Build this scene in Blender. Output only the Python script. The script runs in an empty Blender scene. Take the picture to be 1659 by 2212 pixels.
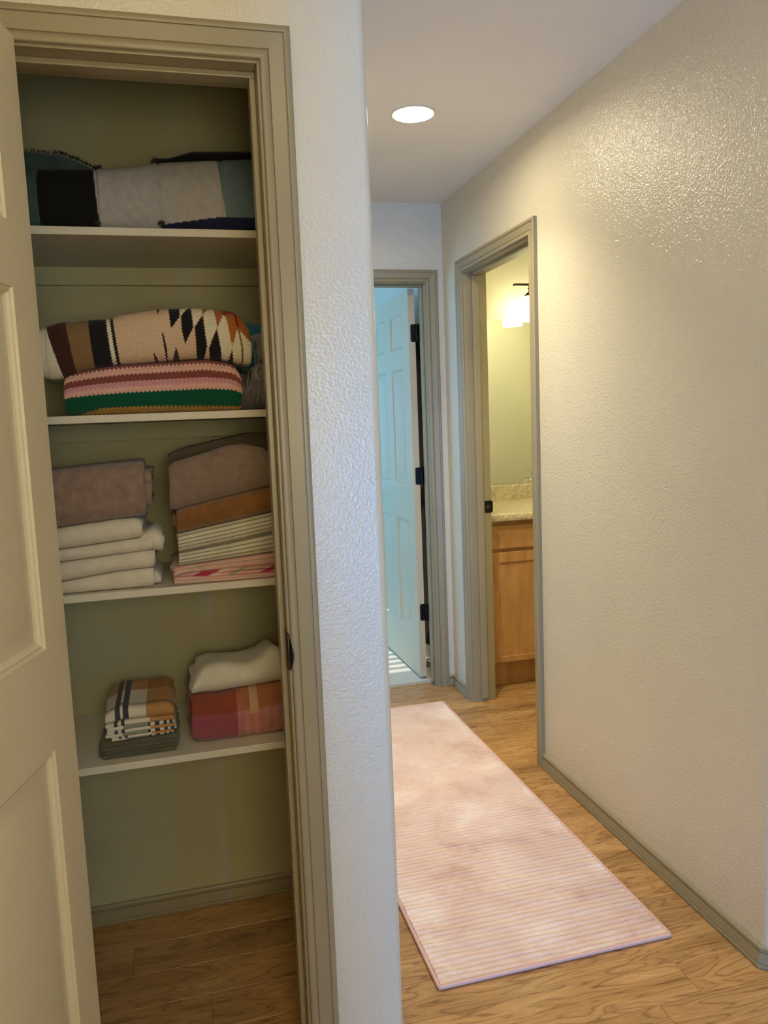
import bpy, bmesh, math, random
import numpy as np
from mathutils import Matrix, Vector

random.seed(7)
scene = bpy.context.scene
COL = scene.collection

# ------------------------------------------------------------------ camera
F_PX, YAW, PITCH, ROLL, CAM_H = 1704.18, 0.2542, 0.1174, -0.0393, 1.4028
cyw, syw, cp, sp = math.cos(YAW), math.sin(YAW), math.cos(PITCH), math.sin(PITCH)
fw = Vector((syw * cp, cyw * cp, -sp)); rt = Vector((cyw, -syw, 0)); up = rt.cross(fw)
r_, u_ = math.cos(ROLL) * rt + math.sin(ROLL) * up, -math.sin(ROLL) * rt + math.cos(ROLL) * up
cam = bpy.data.cameras.new('camera'); cam_o = bpy.data.objects.new('camera', cam); COL.objects.link(cam_o)
M = Matrix((r_, u_, -fw)).transposed().to_4x4(); M.translation = (0, 0, CAM_H)
cam_o.matrix_world = M
cam.sensor_fit = 'HORIZONTAL'; cam.sensor_width = 36.0; cam.lens = F_PX / 1659 * 36.0
cam.clip_start = 0.02
scene.camera = cam_o

# ------------------------------------------------------------------ world, light, exposure
vs = scene.view_settings
vs.view_transform = 'Standard'; vs.look = 'None'; vs.gamma = 1.0; vs.use_curve_mapping = False
vs.exposure = 0.36
world = bpy.data.worlds.new('sky'); scene.world = world; world.use_nodes = True
world.node_tree.nodes['Background'].inputs[0].default_value = (0.45, 0.65, 1.0, 1)
world.node_tree.nodes['Background'].inputs[1].default_value = 1.0

CAN_POWER = 5.6; CAN_BEAM = 6.8; CAN_COLOR = (1.0, 0.87, 0.62)
NEAR_CAN_POWER = 7.5; FILL_DOME_STRENGTH = 7.0; FILL_LAMP_STRENGTH = 10.5; FILL_LAMP_COLOR = (1.0, 0.84, 0.50); NEAR_CAN_COLOR = (1.0, 0.85, 0.56)
SHADE_STRENGTH = 8.0; SHADE_COLOR = (1.0, 0.95, 0.56)

def area(name, loc, target, sx, sy, power, color):
    l = bpy.data.lights.new(name, 'AREA'); l.shape = 'RECTANGLE'; l.size = sx; l.size_y = sy
    l.energy = power; l.color = color
    o = bpy.data.objects.new(name, l); COL.objects.link(o); o.location = loc
    d = Vector(target) - Vector(loc)
    o.rotation_euler = d.to_track_quat('-Z', 'Y').to_euler()
    return o
# daylight from an added passage and glazed door behind the camera, and the bedroom window
area('daylight_added_passage', (0.74, -2.66, 0.80), (0.74, 0.0, 0.80), 0.34, 1.45, 108, (0.02, 0.33, 1.0))
area('daylight_bedroom', (-1.3, 5.3, 1.45), (0.5, 5.3, 1.45), 1.5, 1.1, 50, (0.17, 0.52, 1.0))
sun = bpy.data.lights.new('sun', 'SUN'); sun.energy = 5.0; sun.angle = 0.008; sun.color = (1.0, 0.93, 0.78)
sun_o = bpy.data.objects.new('sun', sun); COL.objects.link(sun_o)
sun_o.rotation_euler = Vector((0.06, -1.0, -0.60)).to_track_quat('-Z', 'Y').to_euler()

# ------------------------------------------------------------------ helpers
def tag(o, label=None, cat=None, group=None, kind=None):
    if label: o['label'] = label
    if cat: o['category'] = cat
    if group: o['group'] = group
    if kind: o['kind'] = kind
    return o

def empty(name, loc, label=None, cat=None, group=None, kind=None, rz=0):
    o = bpy.data.objects.new(name, None); COL.objects.link(o); o.location = loc; o.rotation_euler = (0, 0, rz)
    o.empty_display_size = 0.05
    return tag(o, label, cat, group, kind)

def link(name, me, mat, parent=None, loc=None):
    """link a mesh given in world coordinates; origin moved to loc; parents are unrotated empties/meshes"""
    o = bpy.data.objects.new(name, me); COL.objects.link(o)
    if mat is not None: me.materials.append(mat)
    loc = Vector(loc) if loc is not None else Vector((0, 0, 0))
    if loc.length > 0: me.transform(Matrix.Translation(-loc))
    if parent is not None:
        o.parent = parent
        p = parent; off = Vector((0, 0, 0))
        while p is not None:
            off += p.location; p = p.parent
        o.location = loc - off
    else:
        o.location = loc
    return o

class MB:
    def __init__(s): s.v = []; s.f = []
    def add(s, vs, fs):
        n = len(s.v); s.v += [tuple(p) for p in vs]; s.f += [tuple(i + n for i in f) for f in fs]; return s
    def box(s, x0, x1, y0, y1, z0, z1):
        return s.add([(x0, y0, z0), (x1, y0, z0), (x1, y1, z0), (x0, y1, z0), (x0, y0, z1), (x1, y0, z1), (x1, y1, z1), (x0, y1, z1)],
                     [(3, 2, 1, 0), (4, 5, 6, 7), (0, 1, 5, 4), (1, 2, 6, 5), (2, 3, 7, 6), (3, 0, 4, 7)])
    def prism(s, poly, z0, z1):
        n = len(poly)
        return s.add([(x, y, z0) for x, y in poly] + [(x, y, z1) for x, y in poly],
                     [tuple(range(n))[::-1], tuple(range(n, 2 * n))] + [(i, (i + 1) % n, n + (i + 1) % n, n + i) for i in range(n)])
    def tube(s, pts, rad, n=8, caps=True):
        pts = [Vector(p) for p in pts]; rads = rad if isinstance(rad, (list, tuple)) else [rad] * len(pts)
        ring = []; prev = None
        for i, p in enumerate(pts):
            t = (pts[min(i + 1, len(pts) - 1)] - pts[max(i - 1, 0)]).normalized()
            a = Vector((0, 0, 1)) if abs(t.z) < 0.9 else Vector((1, 0, 0))
            if prev is not None: a = prev
            b = t.cross(a).normalized(); a = b.cross(t).normalized(); prev = a
            ring.append([p + (a * math.cos(2 * math.pi * k / n) + b * math.sin(2 * math.pi * k / n)) * rads[i] for k in range(n)])
        vs = [q for r in ring for q in r]; fs = []
        for i in range(len(pts) - 1):
            for k in range(n):
                fs.append((i * n + k, i * n + (k + 1) % n, (i + 1) * n + (k + 1) % n, (i + 1) * n + k))
        if caps: fs += [tuple(range(n))[::-1], tuple(range((len(pts) - 1) * n, len(pts) * n))]
        return s.add(vs, fs)
    def lathe(s, c, prof, n=32, axis='z'):
        """prof: (radius, height) points round c"""
        vs = []; fs = []
        for r, h in prof:
            for k in range(n):
                a = 2 * math.pi * k / n; ca, sa = r * math.cos(a), r * math.sin(a)
                if axis == 'z': vs.append((c[0] + ca, c[1] + sa, c[2] + h))
                elif axis == 'x': vs.append((c[0] + h, c[1] + ca, c[2] + sa))
                else: vs.append((c[0] + ca, c[1] + h, c[2] + sa))
        m = len(prof)
        for i in range(m - 1):
            for k in range(n):
                fs.append((i * n + k, i * n + (k + 1) % n, (i + 1) * n + (k + 1) % n, (i + 1) * n + k))
        fs += [tuple(range(n))[::-1], tuple(range((m - 1) * n, m * n))]
        return s.add(vs, fs)
    def mesh(s, name, smooth=None):
        me = bpy.data.meshes.new(name); me.from_pydata(s.v, [], s.f); me.update()
        bm = bmesh.new(); bm.from_mesh(me); bmesh.ops.recalc_face_normals(bm, faces=bm.faces); bm.to_mesh(me); bm.free()
        if smooth is not None:
            for p in me.polygons: p.use_smooth = True
            me.set_sharp_from_angle(angle=math.radians(smooth))
        return me
    def build(s, name, mat, parent=None, loc=None, smooth=None, bevel=0):
        o = link(name, s.mesh(name, smooth), mat, parent, loc)
        if bevel:
            b = o.modifiers.new('bevel', 'BEVEL'); b.width = bevel; b.segments = 2; b.limit_method = 'ANGLE'; b.angle_limit = 0.6
        return o

# ------------------------------------------------------------------ materials
def new_mat(name):
    m = bpy.data.materials.new(name); m.use_nodes = True
    nt = m.node_tree; return m, nt, nt.nodes['Principled BSDF']

def N(nt, typ, **kw):
    n = nt.nodes.new(typ)
    for k, v in kw.items():
        if k in n.inputs: n.inputs[k].default_value = v
        else: setattr(n, k, v)
    return n

def ramp(nt, fac, stops):
    n = nt.nodes.new('ShaderNodeValToRGB'); e = n.color_ramp.elements
    while len(e) < len(stops): e.new(0.5)
    for el, (p, c) in zip(e, stops):
        el.position = p; el.color = tuple(c) + (1,) if len(c) == 3 else c
    nt.links.new(fac, n.inputs[0]); return n

def coords(nt, scale=(1, 1, 1), out='Object'):
    tc = nt.nodes.new('ShaderNodeTexCoord'); mp = nt.nodes.new('ShaderNodeMapping'); mp.inputs['Scale'].default_value = scale
    nt.links.new(tc.outputs[out], mp.inputs['Vector']); return mp.outputs[0]

def bump(nt, b, height, strength, dist, normal=None):
    n = nt.nodes.new('ShaderNodeBump'); n.inputs['Strength'].default_value = strength; n.inputs['Distance'].default_value = dist
    nt.links.new(height, n.inputs['Height'])
    if normal is not None: nt.links.new(normal, n.inputs['Normal'])
    if b is not None: nt.links.new(n.outputs[0], b.inputs['Normal'])
    return n.outputs[0]

def plain(name, color, rough=0.5, metal=0.0, spec=0.5):
    m, nt, b = new_mat(name)
    b.inputs['Base Color'].default_value = (*color, 1); b.inputs['Roughness'].default_value = rough
    b.inputs['Metallic'].default_value = metal; b.inputs['Specular IOR Level'].default_value = spec
    return m

def painted(name, color, rough=0.45, grain=0.03, var=0.04, scale=60):
    m, nt, b = new_mat(name); v = coords(nt)
    n = N(nt, 'ShaderNodeTexNoise', Scale=3.0, Detail=3.0); nt.links.new(v, n.inputs['Vector'])
    c = ramp(nt, n.outputs[0], [(0.3, [x * (1 - var) for x in color]), (0.7, [x * (1 + var) for x in color])])
    nt.links.new(c.outputs[0], b.inputs['Base Color']); b.inputs['Roughness'].default_value = rough
    n2 = N(nt, 'ShaderNodeTexNoise', Scale=float(scale), Detail=2.0); nt.links.new(v, n2.inputs['Vector'])
    bump(nt, b, n2.outputs[0], grain, 0.004)
    return m

def orange_peel(name, color, strength=0.8, rough=0.20, scale=165.0, var=0.03):
    m, nt, b = new_mat(name); v = coords(nt)
    n = N(nt, 'ShaderNodeTexNoise', Scale=2.2, Detail=3.0); nt.links.new(v, n.inputs['Vector'])
    c = ramp(nt, n.outputs[0], [(0.3, [x * (1 - var) for x in color]), (0.7, [x * (1 + var) for x in color])])
    nt.links.new(c.outputs[0], b.inputs['Base Color']); b.inputs['Roughness'].default_value = rough
    n2 = N(nt, 'ShaderNodeTexNoise', Scale=scale, Detail=2.0, Roughness=0.5, Distortion=0.2); nt.links.new(v, n2.inputs['Vector'])
    b.inputs['Specular IOR Level'].default_value = 1.0
    bump(nt, b, n2.outputs[0], strength, 0.0034)
    return m

WALL = (0.65, 0.60, 0.47)
TRIM = (0.30, 0.255, 0.155)
M_wall = orange_peel('wall_paint', WALL)
M_wall_front = orange_peel('closet_wall_paint', WALL, 0.42, 0.33, 150)
M_ceil = orange_peel('ceiling_paint', (0.78, 0.74, 0.69), 0.22, 0.7, 90)
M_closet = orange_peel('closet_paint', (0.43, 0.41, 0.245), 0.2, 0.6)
M_bath = orange_peel('bath_paint', (0.76, 0.71, 0.55), 0.3, 0.5)
M_trim = painted('trim_paint', TRIM, 0.35)
M_shelf = painted('shelf_paint', (0.66, 0.62, 0.52), 0.45)
M_black = plain('oil_rubbed_bronze', (0.012, 0.010, 0.009), 0.38, 0.6)
M_steel = plain('worn_strike_steel', (0.10, 0.09, 0.08), 0.3, 0.9)
M_chrome = plain('chrome', (0.8, 0.8, 0.8), 0.08, 1.0)
M_mirror = plain('mirror_glass', (0.86, 0.9, 0.84), 0.015, 1.0)

def door_paint():
    m, nt, b = new_mat('door_paint')
    c = (0.60, 0.525, 0.36)
    b.inputs['Base Color'].default_value = (*c, 1); b.inputs['Roughness'].default_value = 0.42
    v = coords(nt, (1, 1, 22)); n = N(nt, 'ShaderNodeTexNoise', Scale=18.0, Detail=3.0); nt.links.new(v, n.inputs['Vector'])
    bump(nt, b, n.outputs[0], 0.12, 0.002); return m
M_door = door_paint()

def wood_floor():
    m, nt, b = new_mat('hickory_laminate')
    tc = nt.nodes.new('ShaderNodeTexCoord'); oi = nt.nodes.new('ShaderNodeObjectInfo')
    cmb = nt.nodes.new('ShaderNodeCombineXYZ'); mul = N(nt, 'ShaderNodeMath', operation='MULTIPLY'); mul.inputs[1].default_value = 37.0
    nt.links.new(oi.outputs['Random'], mul.inputs[0])
    nt.links.new(mul.outputs[0], cmb.inputs[0]); nt.links.new(mul.outputs[0], cmb.inputs[1]); nt.links.new(mul.outputs[0], cmb.inputs[2])
    add = N(nt, 'ShaderNodeVectorMath', operation='ADD'); nt.links.new(tc.outputs['Object'], add.inputs[0]); nt.links.new(cmb.outputs[0], add.inputs[1])
    mp = nt.nodes.new('ShaderNodeMapping'); mp.inputs['Scale'].default_value = (2.2, 13, 1); nt.links.new(add.outputs[0], mp.inputs['Vector'])
    # broad figure: rings of a warped field give cathedral grain
    n1 = N(nt, 'ShaderNodeTexNoise', Scale=1.15, Detail=2.5, Roughness=0.5, Distortion=0.55); nt.links.new(mp.outputs[0], n1.inputs['Vector'])
    m1 = N(nt, 'ShaderNodeMath', operation='MULTIPLY'); m1.inputs[1].default_value = 21.0; nt.links.new(n1.outputs[0], m1.inputs[0])
    fr = N(nt, 'ShaderNodeMath', operation='PINGPONG'); fr.inputs[1].default_value = 1.0; nt.links.new(m1.outputs[0], fr.inputs[0])
    base = ramp(nt, n1.outputs[0], [(0.25, (0.33, 0.175, 0.062)), (0.5, (0.45, 0.255, 0.10)), (0.75, (0.53, 0.315, 0.135))])
    lines = ramp(nt, fr.outputs[0], [(0.0, (0.50, 0.42, 0.35)), (0.10, (0.76, 0.71, 0.66)), (0.30, (0.96, 0.95, 0.94)), (0.85, (1, 1, 1)), (1.0, (1.18, 1.2, 1.22))])
    mx = N(nt, 'ShaderNodeMix', data_type='RGBA', blend_type='MULTIPLY'); mx.inputs[0].default_value = 1.0
    nt.links.new(base.outputs[0], mx.inputs[6]); nt.links.new(lines.outputs[0], mx.inputs[7])
    mp2 = nt.nodes.new('ShaderNodeMapping'); mp2.inputs['Scale'].default_value = (9, 220, 1); nt.links.new(add.outputs[0], mp2.inputs['Vector'])
    n2 = N(nt, 'ShaderNodeTexNoise', Scale=1.0, Detail=3.0); nt.links.new(mp2.outputs[0], n2.inputs['Vector'])
    fine = ramp(nt, n2.outputs[0], [(0.3, (0.82, 0.8, 0.78)), (0.6, (1.05, 1.05, 1.05))])
    mx2 = N(nt, 'ShaderNodeMix', data_type='RGBA', blend_type='MULTIPLY'); mx2.inputs[0].default_value = 0.7
    nt.links.new(mx.outputs[2], mx2.inputs[6]); nt.links.new(fine.outputs[0], mx2.inputs[7])
    tone = ramp(nt, oi.outputs['Random'], [(0.0, (0.88, 0.86, 0.84)), (1.0, (1.08, 1.08, 1.06))])
    mx3 = N(nt, 'ShaderNodeMix', data_type='RGBA', blend_type='MULTIPLY'); mx3.inputs[0].default_value = 1.0
    nt.links.new(mx2.outputs[2], mx3.inputs[6]); nt.links.new(tone.outputs[0], mx3.inputs[7])
    # small knots
    mp3 = nt.nodes.new('ShaderNodeMapping'); mp3.inputs['Scale'].default_value = (7, 14, 1); nt.links.new(add.outputs[0], mp3.inputs['Vector'])
    vo = N(nt, 'ShaderNodeTexVoronoi', Scale=1.0, Randomness=1.0); nt.links.new(mp3.outputs[0], vo.inputs['Vector'])
    kn = ramp(nt, vo.outputs['Distance'], [(0.03, (0.45, 0.36, 0.28)), (0.11, (1, 1, 1))])
    mx4 = N(nt, 'ShaderNodeMix', data_type='RGBA', blend_type='MULTIPLY'); mx4.inputs[0].default_value = 0.8
    nt.links.new(mx3.outputs[2], mx4.inputs[6]); nt.links.new(kn.outputs[0], mx4.inputs[7])
    nt.links.new(mx4.outputs[2], b.inputs['Base Color'])
    rr = ramp(nt, n2.outputs[0], [(0.3, (0.34, 0.34, 0.34)), (0.7, (0.24, 0.24, 0.24))]); nt.links.new(rr.outputs[0], b.inputs['Roughness'])
    bump(nt, b, fr.outputs[0], 0.10, 0.0012)
    return m
M_floor = wood_floor()

def cabinet_wood():
    m, nt, b = new_mat('honey_maple'); v = coords(nt, (9, 9, 1.6))
    n = N(nt, 'ShaderNodeTexNoise', Scale=3.0, Detail=4.0, Distortion=0.4); nt.links.new(v, n.inputs['Vector'])
    c = ramp(nt, n.outputs[0], [(0.3, (0.40, 0.20, 0.065)), (0.7, (0.55, 0.30, 0.11))])
    nt.links.new(c.outputs[0], b.inputs['Base Color']); b.inputs['Roughness'].default_value = 0.38
    return m
M_maple = cabinet_wood()

def laminate_stone():
    m, nt, b = new_mat('speckled_laminate'); v = coords(nt)
    n = N(nt, 'ShaderNodeTexNoise', Scale=55.0, Detail=6.0, Roughness=0.7); nt.links.new(v, n.inputs['Vector'])
    c = ramp(nt, n.outputs[0], [(0.32, (0.36, 0.27, 0.15)), (0.5, (0.60, 0.50, 0.33)), (0.7, (0.74, 0.66, 0.48))])
    nt.links.new(c.outputs[0], b.inputs['Base Color']); b.inputs['Roughness'].default_value = 0.25
    return m
M_counter = laminate_stone()

def carpet():
    m, nt, b = new_mat('cream_carpet'); v = coords(nt)
    n = N(nt, 'ShaderNodeTexNoise', Scale=260.0, Detail=2.0); nt.links.new(v, n.inputs['Vector'])
    c = ramp(nt, n.outputs[0], [(0.3, (0.52, 0.48, 0.40)), (0.7, (0.68, 0.64, 0.55))])
    nt.links.new(c.outputs[0], b.inputs['Base Color']); b.inputs['Roughness'].default_value = 0.95
    bump(nt, b, n.outputs[0], 0.5, 0.003); return m
M_carpet = carpet()

def rug_mat():
    m, nt, b = new_mat('blush_rug_pile'); v = coords(nt, (1, 1, 1))
    n = N(nt, 'ShaderNodeTexNoise', Scale=4.2, Detail=5.0, Roughness=0.62, Distortion=0.5); nt.links.new(v, n.inputs['Vector'])
    c = ramp(nt, n.outputs[0], [(0.30, (0.56, 0.37, 0.325)), (0.42, (0.69, 0.52, 0.475)), (0.55, (0.75, 0.60, 0.565)), (0.68, (0.84, 0.745, 0.715))])
    v2 = coords(nt, (40, 500, 1)); n2 = N(nt, 'ShaderNodeTexNoise', Scale=1.0, Detail=2.0); nt.links.new(v2, n2.inputs['Vector'])
    s = ramp(nt, n2.outputs[0], [(0.3, (0.9, 0.88, 0.87)), (0.7, (1.06, 1.06, 1.06))])
    mx = N(nt, 'ShaderNodeMix', data_type='RGBA', blend_type='MULTIPLY'); mx.inputs[0].default_value = 0.8
    nt.links.new(c.outputs[0], mx.inputs[6]); nt.links.new(s.outputs[0], mx.inputs[7]); nt.links.new(mx.outputs[2], b.inputs['Base Color'])
    b.inputs['Roughness'].default_value = 0.75; b.inputs['Sheen Weight'].default_value = 0.35; b.inputs['Sheen Roughness'].default_value = 0.4
    n3 = N(nt, 'ShaderNodeTexNoise', Scale=700.0, Detail=1.0); vv = coords(nt); nt.links.new(vv, n3.inputs['Vector'])
    bump(nt, b, n3.outputs[0], 0.25, 0.001); return m
M_rug = rug_mat()
M_rug_bind = painted('blush_binding', (0.70, 0.46, 0.43), 0.7, 0.3, 0.05, 500)

def cloth(name, color=None, scale=500.0, strength=0.4, dist=0.0015, var=0.12, sheen=0.3, rough=0.9, vscale=30.0):
    """textile: plain colour, or the 'Col' attribute holding the woven pattern"""
    m, nt, b = new_mat(name); v = coords(nt)
    n = N(nt, 'ShaderNodeTexNoise', Scale=vscale, Detail=4.0); nt.links.new(v, n.inputs['Vector'])
    va = ramp(nt, n.outputs[0], [(0.3, [1 - var] * 3), (0.7, [1 + var] * 3)])
    mx = N(nt, 'ShaderNodeMix', data_type='RGBA', blend_type='MULTIPLY'); mx.inputs[0].default_value = 1.0
    if color is None:
        at = nt.nodes.new('ShaderNodeAttribute'); at.attribute_name = 'Col'; nt.links.new(at.outputs['Color'], mx.inputs[6])
    else:
        mx.inputs[6].default_value = (*color, 1)
    nt.links.new(va.outputs[0], mx.inputs[7]); nt.links.new(mx.outputs[2], b.inputs['Base Color'])
    b.inputs['Roughness'].default_value = rough; b.inputs['Sheen Weight'].default_value = sheen; b.inputs['Sheen Roughness'].default_value = 0.5
    b.inputs['Specular IOR Level'].default_value = 0.2
    n2 = N(nt, 'ShaderNodeTexNoise', Scale=scale, Detail=2.0, Roughness=0.6); nt.links.new(v, n2.inputs['Vector'])
    bump(nt, b, n2.outputs[0], strength, dist); return m

def emit(name, color, strength):
    m, nt, b = new_mat(name); b.inputs['Base Color'].default_value = (0.9, 0.9, 0.9, 1)
    b.inputs['Emission Color'].default_value = (*color, 1); b.inputs['Emission Strength'].default_value = strength; return m

# ------------------------------------------------------------------ layout constants (metres; Y runs down the hall)
W, XC, YC, YE, YK = 1.3361, 0.400, 1.5326, 3.803, 1.5486
CEIL = 2.438; TH = 0.115
HEAD = 2.063                       # inner edge of every head casing
YB = 2.2552                        # closet back wall
CXL, CXR = -0.42, XC - TH          # closet inside
YEB = YE + TH
CO0, CO1 = -0.262, 0.1954          # closet casing inner edges
EO0, EO1 = 0.475, 1.2454           # bedroom door casing inner edges (X)
BO0, BO1 = 2.8051, 3.5317          # bathroom casing inner edges (Y)
REV = 0.005; JT = 0.018
YBW = 4.23                         # bathroom back wall
BULL = 0.019

def structure(o, label): return tag(o, label, None, None, 'structure')

# ---- floor
fl = MB().box(-2.0, 3.6, -2.9, 7.2, -0.1, -0.006).build('floor', M_floor)
structure(fl, 'honey brown hickory laminate floor of hall, closet and bathroom')
RW, PL = 0.1225, 1.215
def plank_mesh(L):
    mb = MB(); c = 0.0007; g = 0.0003; h = 0.006; x0, x1, y0, y1 = g, L - g, g, RW - g
    mb.add([(x0, y0, -h), (x1, y0, -h), (x1, y1, -h), (x0, y1, -h), (x0, y0, -c), (x1, y0, -c), (x1, y1, -c), (x0, y1, -c),
            (x0 + c, y0 + c, 0), (x1 - c, y0 + c, 0), (x1 - c, y1 - c, 0), (x0 + c, y1 - c, 0)],
           [(0, 1, 5, 4), (1, 2, 6, 5), (2, 3, 7, 6), (3, 0, 4, 7), (4, 5, 9, 8), (5, 6, 10, 9), (6, 7, 11, 10), (7, 4, 8, 11), (8, 9, 10, 11)])
    return mb.mesh('plank')
pm = plank_mesh(PL); pm.materials.append(M_floor)
rnd = random.Random(3)
for row in range(-8, 23):
    y = 1.508 + row * RW
    off = rnd.uniform(0, PL)
    if row == 0: off = 1.138 - PL
    if row == 14: off = 1.317 - PL
    x = off - 3 * PL
    if y > YE + 0.09 and y < 4.3:
        pass
    while x < 3.3:
        keep = x + PL > -0.45 and x < 1.5
        if y > 2.2: keep = keep or x < 2.4
        if y + RW > YE + 0.10: keep = x > 1.2 and x < 2.4
        if keep:
            p = bpy.data.objects.new('plank', pm); COL.objects.link(p); p.parent = fl; p.location = (x, y, 0)
        x += PL
# ---- bedroom carpet
cb = MB().box(-1.2, W, YE + 0.092, 7.0, -0.006, 0.009).build('floor_carpet', M_carpet)
structure(cb, 'cream cut pile carpet of the bedroom beyond the hall')

# ---- ceiling
structure(MB().box(-2.0, 3.6, -2.9, 7.2, CEIL, CEIL + 0.1).build('ceiling', M_ceil), 'smooth pale beige hall ceiling')

# ---- walls
def arc(cx_, cy_, r, a0, a1, n=8):
    return [(cx_ + r * math.cos(math.radians(a0 + (a1 - a0) * i / n)), cy_ + r * math.sin(math.radians(a0 + (a1 - a0) * i / n))) for i in range(n + 1)]
mb = MB()
RO = 0.014
mb.box(-1.7, CO0 - RO, YC, YC + TH, 0, CEIL)
mb.box(CO0 - RO, CO1 + RO, YC, YC + TH, HEAD + RO, CEIL)
mb.prism([(CO1 + RO, YC)] + arc(XC - BULL, YC + BULL, BULL, -90, 0) + [(XC, YC + TH), (CO1 + RO, YC + TH)], 0, CEIL)
structure(mb.build('wall_front', M_wall_front, smooth=30), 'white textured closet front wall with rounded corner')
structure(MB().box(XC - TH, XC, YC + TH, YE, 0, CEIL).build('wall_left', M_wall), 'textured left wall of the hall')
mb = MB()
mb.box(XC - TH, EO0 - RO, YE, YEB, 0, CEIL); mb.box(EO1 + RO, W, YE, YEB, 0, CEIL); mb.box(EO0 - RO, EO1 + RO, YE, YEB, HEAD + RO, CEIL)
structure(mb.build('wall_end', M_wall), 'beige wall at the end of the hall')
mb = MB()
Yq = YK - 0.020
mb.prism([(W, BO0 - RO)] + arc(W + BULL, Yq + BULL, BULL, 180, 270) + [(W + TH, Yq), (W + TH, BO0 - RO)], 0, CEIL)
mb.box(W, W + TH, BO1 + RO, 7.0, 0, CEIL); mb.box(W, W + TH, BO0 - RO, BO1 + RO, HEAD + RO, CEIL)
structure(mb.build('wall_right', M_wall, smooth=30), 'long beige textured right wall of the hall')
structure(MB().box(W + TH, 3.3, Yq, Yq + TH, 0, CEIL).build('wall_near', M_wall), 'wall turning right past the hall corner')
# closet inside
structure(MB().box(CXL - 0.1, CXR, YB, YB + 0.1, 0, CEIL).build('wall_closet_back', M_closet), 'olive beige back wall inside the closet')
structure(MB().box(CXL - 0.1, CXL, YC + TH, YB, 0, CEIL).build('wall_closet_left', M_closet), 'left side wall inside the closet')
# bathroom
structure(MB().box(W + TH, 3.2, YBW, YBW + 0.1, 0, CEIL).build('wall_bath_back', M_bath), 'yellow lit bathroom wall behind the vanity')
structure(MB().box(W + TH, 3.2, 2.55, 2.65, 0, CEIL).build('wall_bath_near', M_bath), 'bathroom wall reflected in the mirror')
structure(MB().box(3.2, 3.3, Yq + TH, YBW + 0.1, 0, CEIL).build('wall_bath_right', M_bath), 'right wall of the bathroom')
# bedroom
BX = -1.2
mb = MB(); mb.box(BX, 0.1, 7.0, 7.1, 0, CEIL); mb.box(1.25, W + TH, 7.0, 7.1, 0, CEIL); mb.box(0.1, 1.25, 7.0, 7.1, 0, 0.8); mb.box(0.1, 1.25, 7.0, 7.1, 1.86, CEIL)
structure(mb.build('wall_bedroom_back', M_wall), 'far wall of the bedroom')
mb = MB(); mb.box(BX - 0.1, BX, YE, 4.5, 0, CEIL); mb.box(BX - 0.1, BX, 6.1, 7.1, 0, CEIL); mb.box(BX - 0.1, BX, 4.5, 6.1, 0, 0.85); mb.box(BX - 0.1, BX, 4.5, 6.1, 2.05, CEIL)
structure(mb.build('wall_bedroom_left', M_wall), 'left wall of the bedroom')
structure(MB().box(BX - 0.1, XC - TH, YE, YEB, 0, CEIL).build('wall_bedroom_front', M_wall), 'front wall of the bedroom')
# room where the photographer stands
structure(MB().box(-1.8, -1.7, -0.6, YC + TH, 0, CEIL).build('wall_near_left', M_wall), 'left wall of the near room')
structure(MB().box(-1.8, 0.52, -0.7, -0.6, 0, CEIL).build('wall_back_baffle', M_wall), 'added wall behind the camera keeping passage daylight off the closet')  # added wall, its edge keeps the passage daylight out of the closet
structure(MB().box(0.42, 0.52, -2.7, -0.7, 0, CEIL).build('wall_passage_left', M_wall), 'left wall of the added passage behind the camera')
structure(MB().box(1.5, 1.6, -2.7, -0.6, 0, CEIL).build('wall_passage_right', M_wall), 'right wall of the added passage behind the camera')
structure(MB().box(1.6, 3.4, -0.7, -0.6, 0, CEIL).build('wall_back_right', M_wall), 'wall behind the camera right of the added passage')
mb = MB(); mb.box(0.42, 0.56, -2.7, -2.6, 0, CEIL); mb.box(0.92, 1.6, -2.7, -2.6, 0, CEIL); mb.box(0.56, 0.92, -2.7, -2.6, 1.55, CEIL)
structure(mb.build('wall_passage_end', M_wall), 'end wall of the added passage with its glazed door')
structure(MB().box(3.3, 3.4, -0.7, Yq + TH, 0, CEIL).build('wall_near_right', M_wall), 'right wall of the near room')

# ---- window frames (glazed openings that let the daylight in)
def frame(name, ax, a0, a1, z0, z1, c, t, label, mull):
    e = empty(name, ((a0 + a1) / 2, c, z0) if ax == 'x' else (c, (a0 + a1) / 2, z0), label, None, None, 'structure')
    def bar(n, p0, p1, q0, q1):
        mb = MB()
        if ax == 'x': mb.box(p0, p1, c - t / 2, c + t / 2, q0, q1)
        else: mb.box(c - t / 2, c + t / 2, p0, p1, q0, q1)
        mb.build(n, M_shelf, e)
    b = 0.045
    bar('stile', a0, a0 + b, z0, z1); bar('stile', a1 - b, a1, z0, z1); bar('rail', a0 + b, a1 - b, z0, z0 + b); bar('rail', a0 + b, a1 - b, z1 - b, z1)
    for mm in mull: bar('mullion', mm - 0.02, mm + 0.02, z0 + b, z1 - b)
    return e
frame('window_1', 'x', 0.1, 1.25, 0.8, 1.86, 7.05, 0.06, 'bedroom window in the far wall', [])
frame('window_2', 'y', 4.5, 6.1, 0.85, 2.05, BX - 0.05, 0.06, 'bedroom window in the left wall', [5.3])
frame('added_door', 'x', 0.56, 0.92, 0.0, 1.55, -2.65, 0.06, 'added glazed door at the end of the unseen passage behind the camera', [])  # added door and passage, a slit aiming daylight past the closet
bl = empty('window_blind', (0.675, 6.96, 0.8), 'white slatted blind across the bedroom window', 'blind')
MB().box(0.13, 1.22, 6.93, 6.985, 1.815, 1.858).build('head_rail', M_shelf, bl)
sm = None
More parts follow.
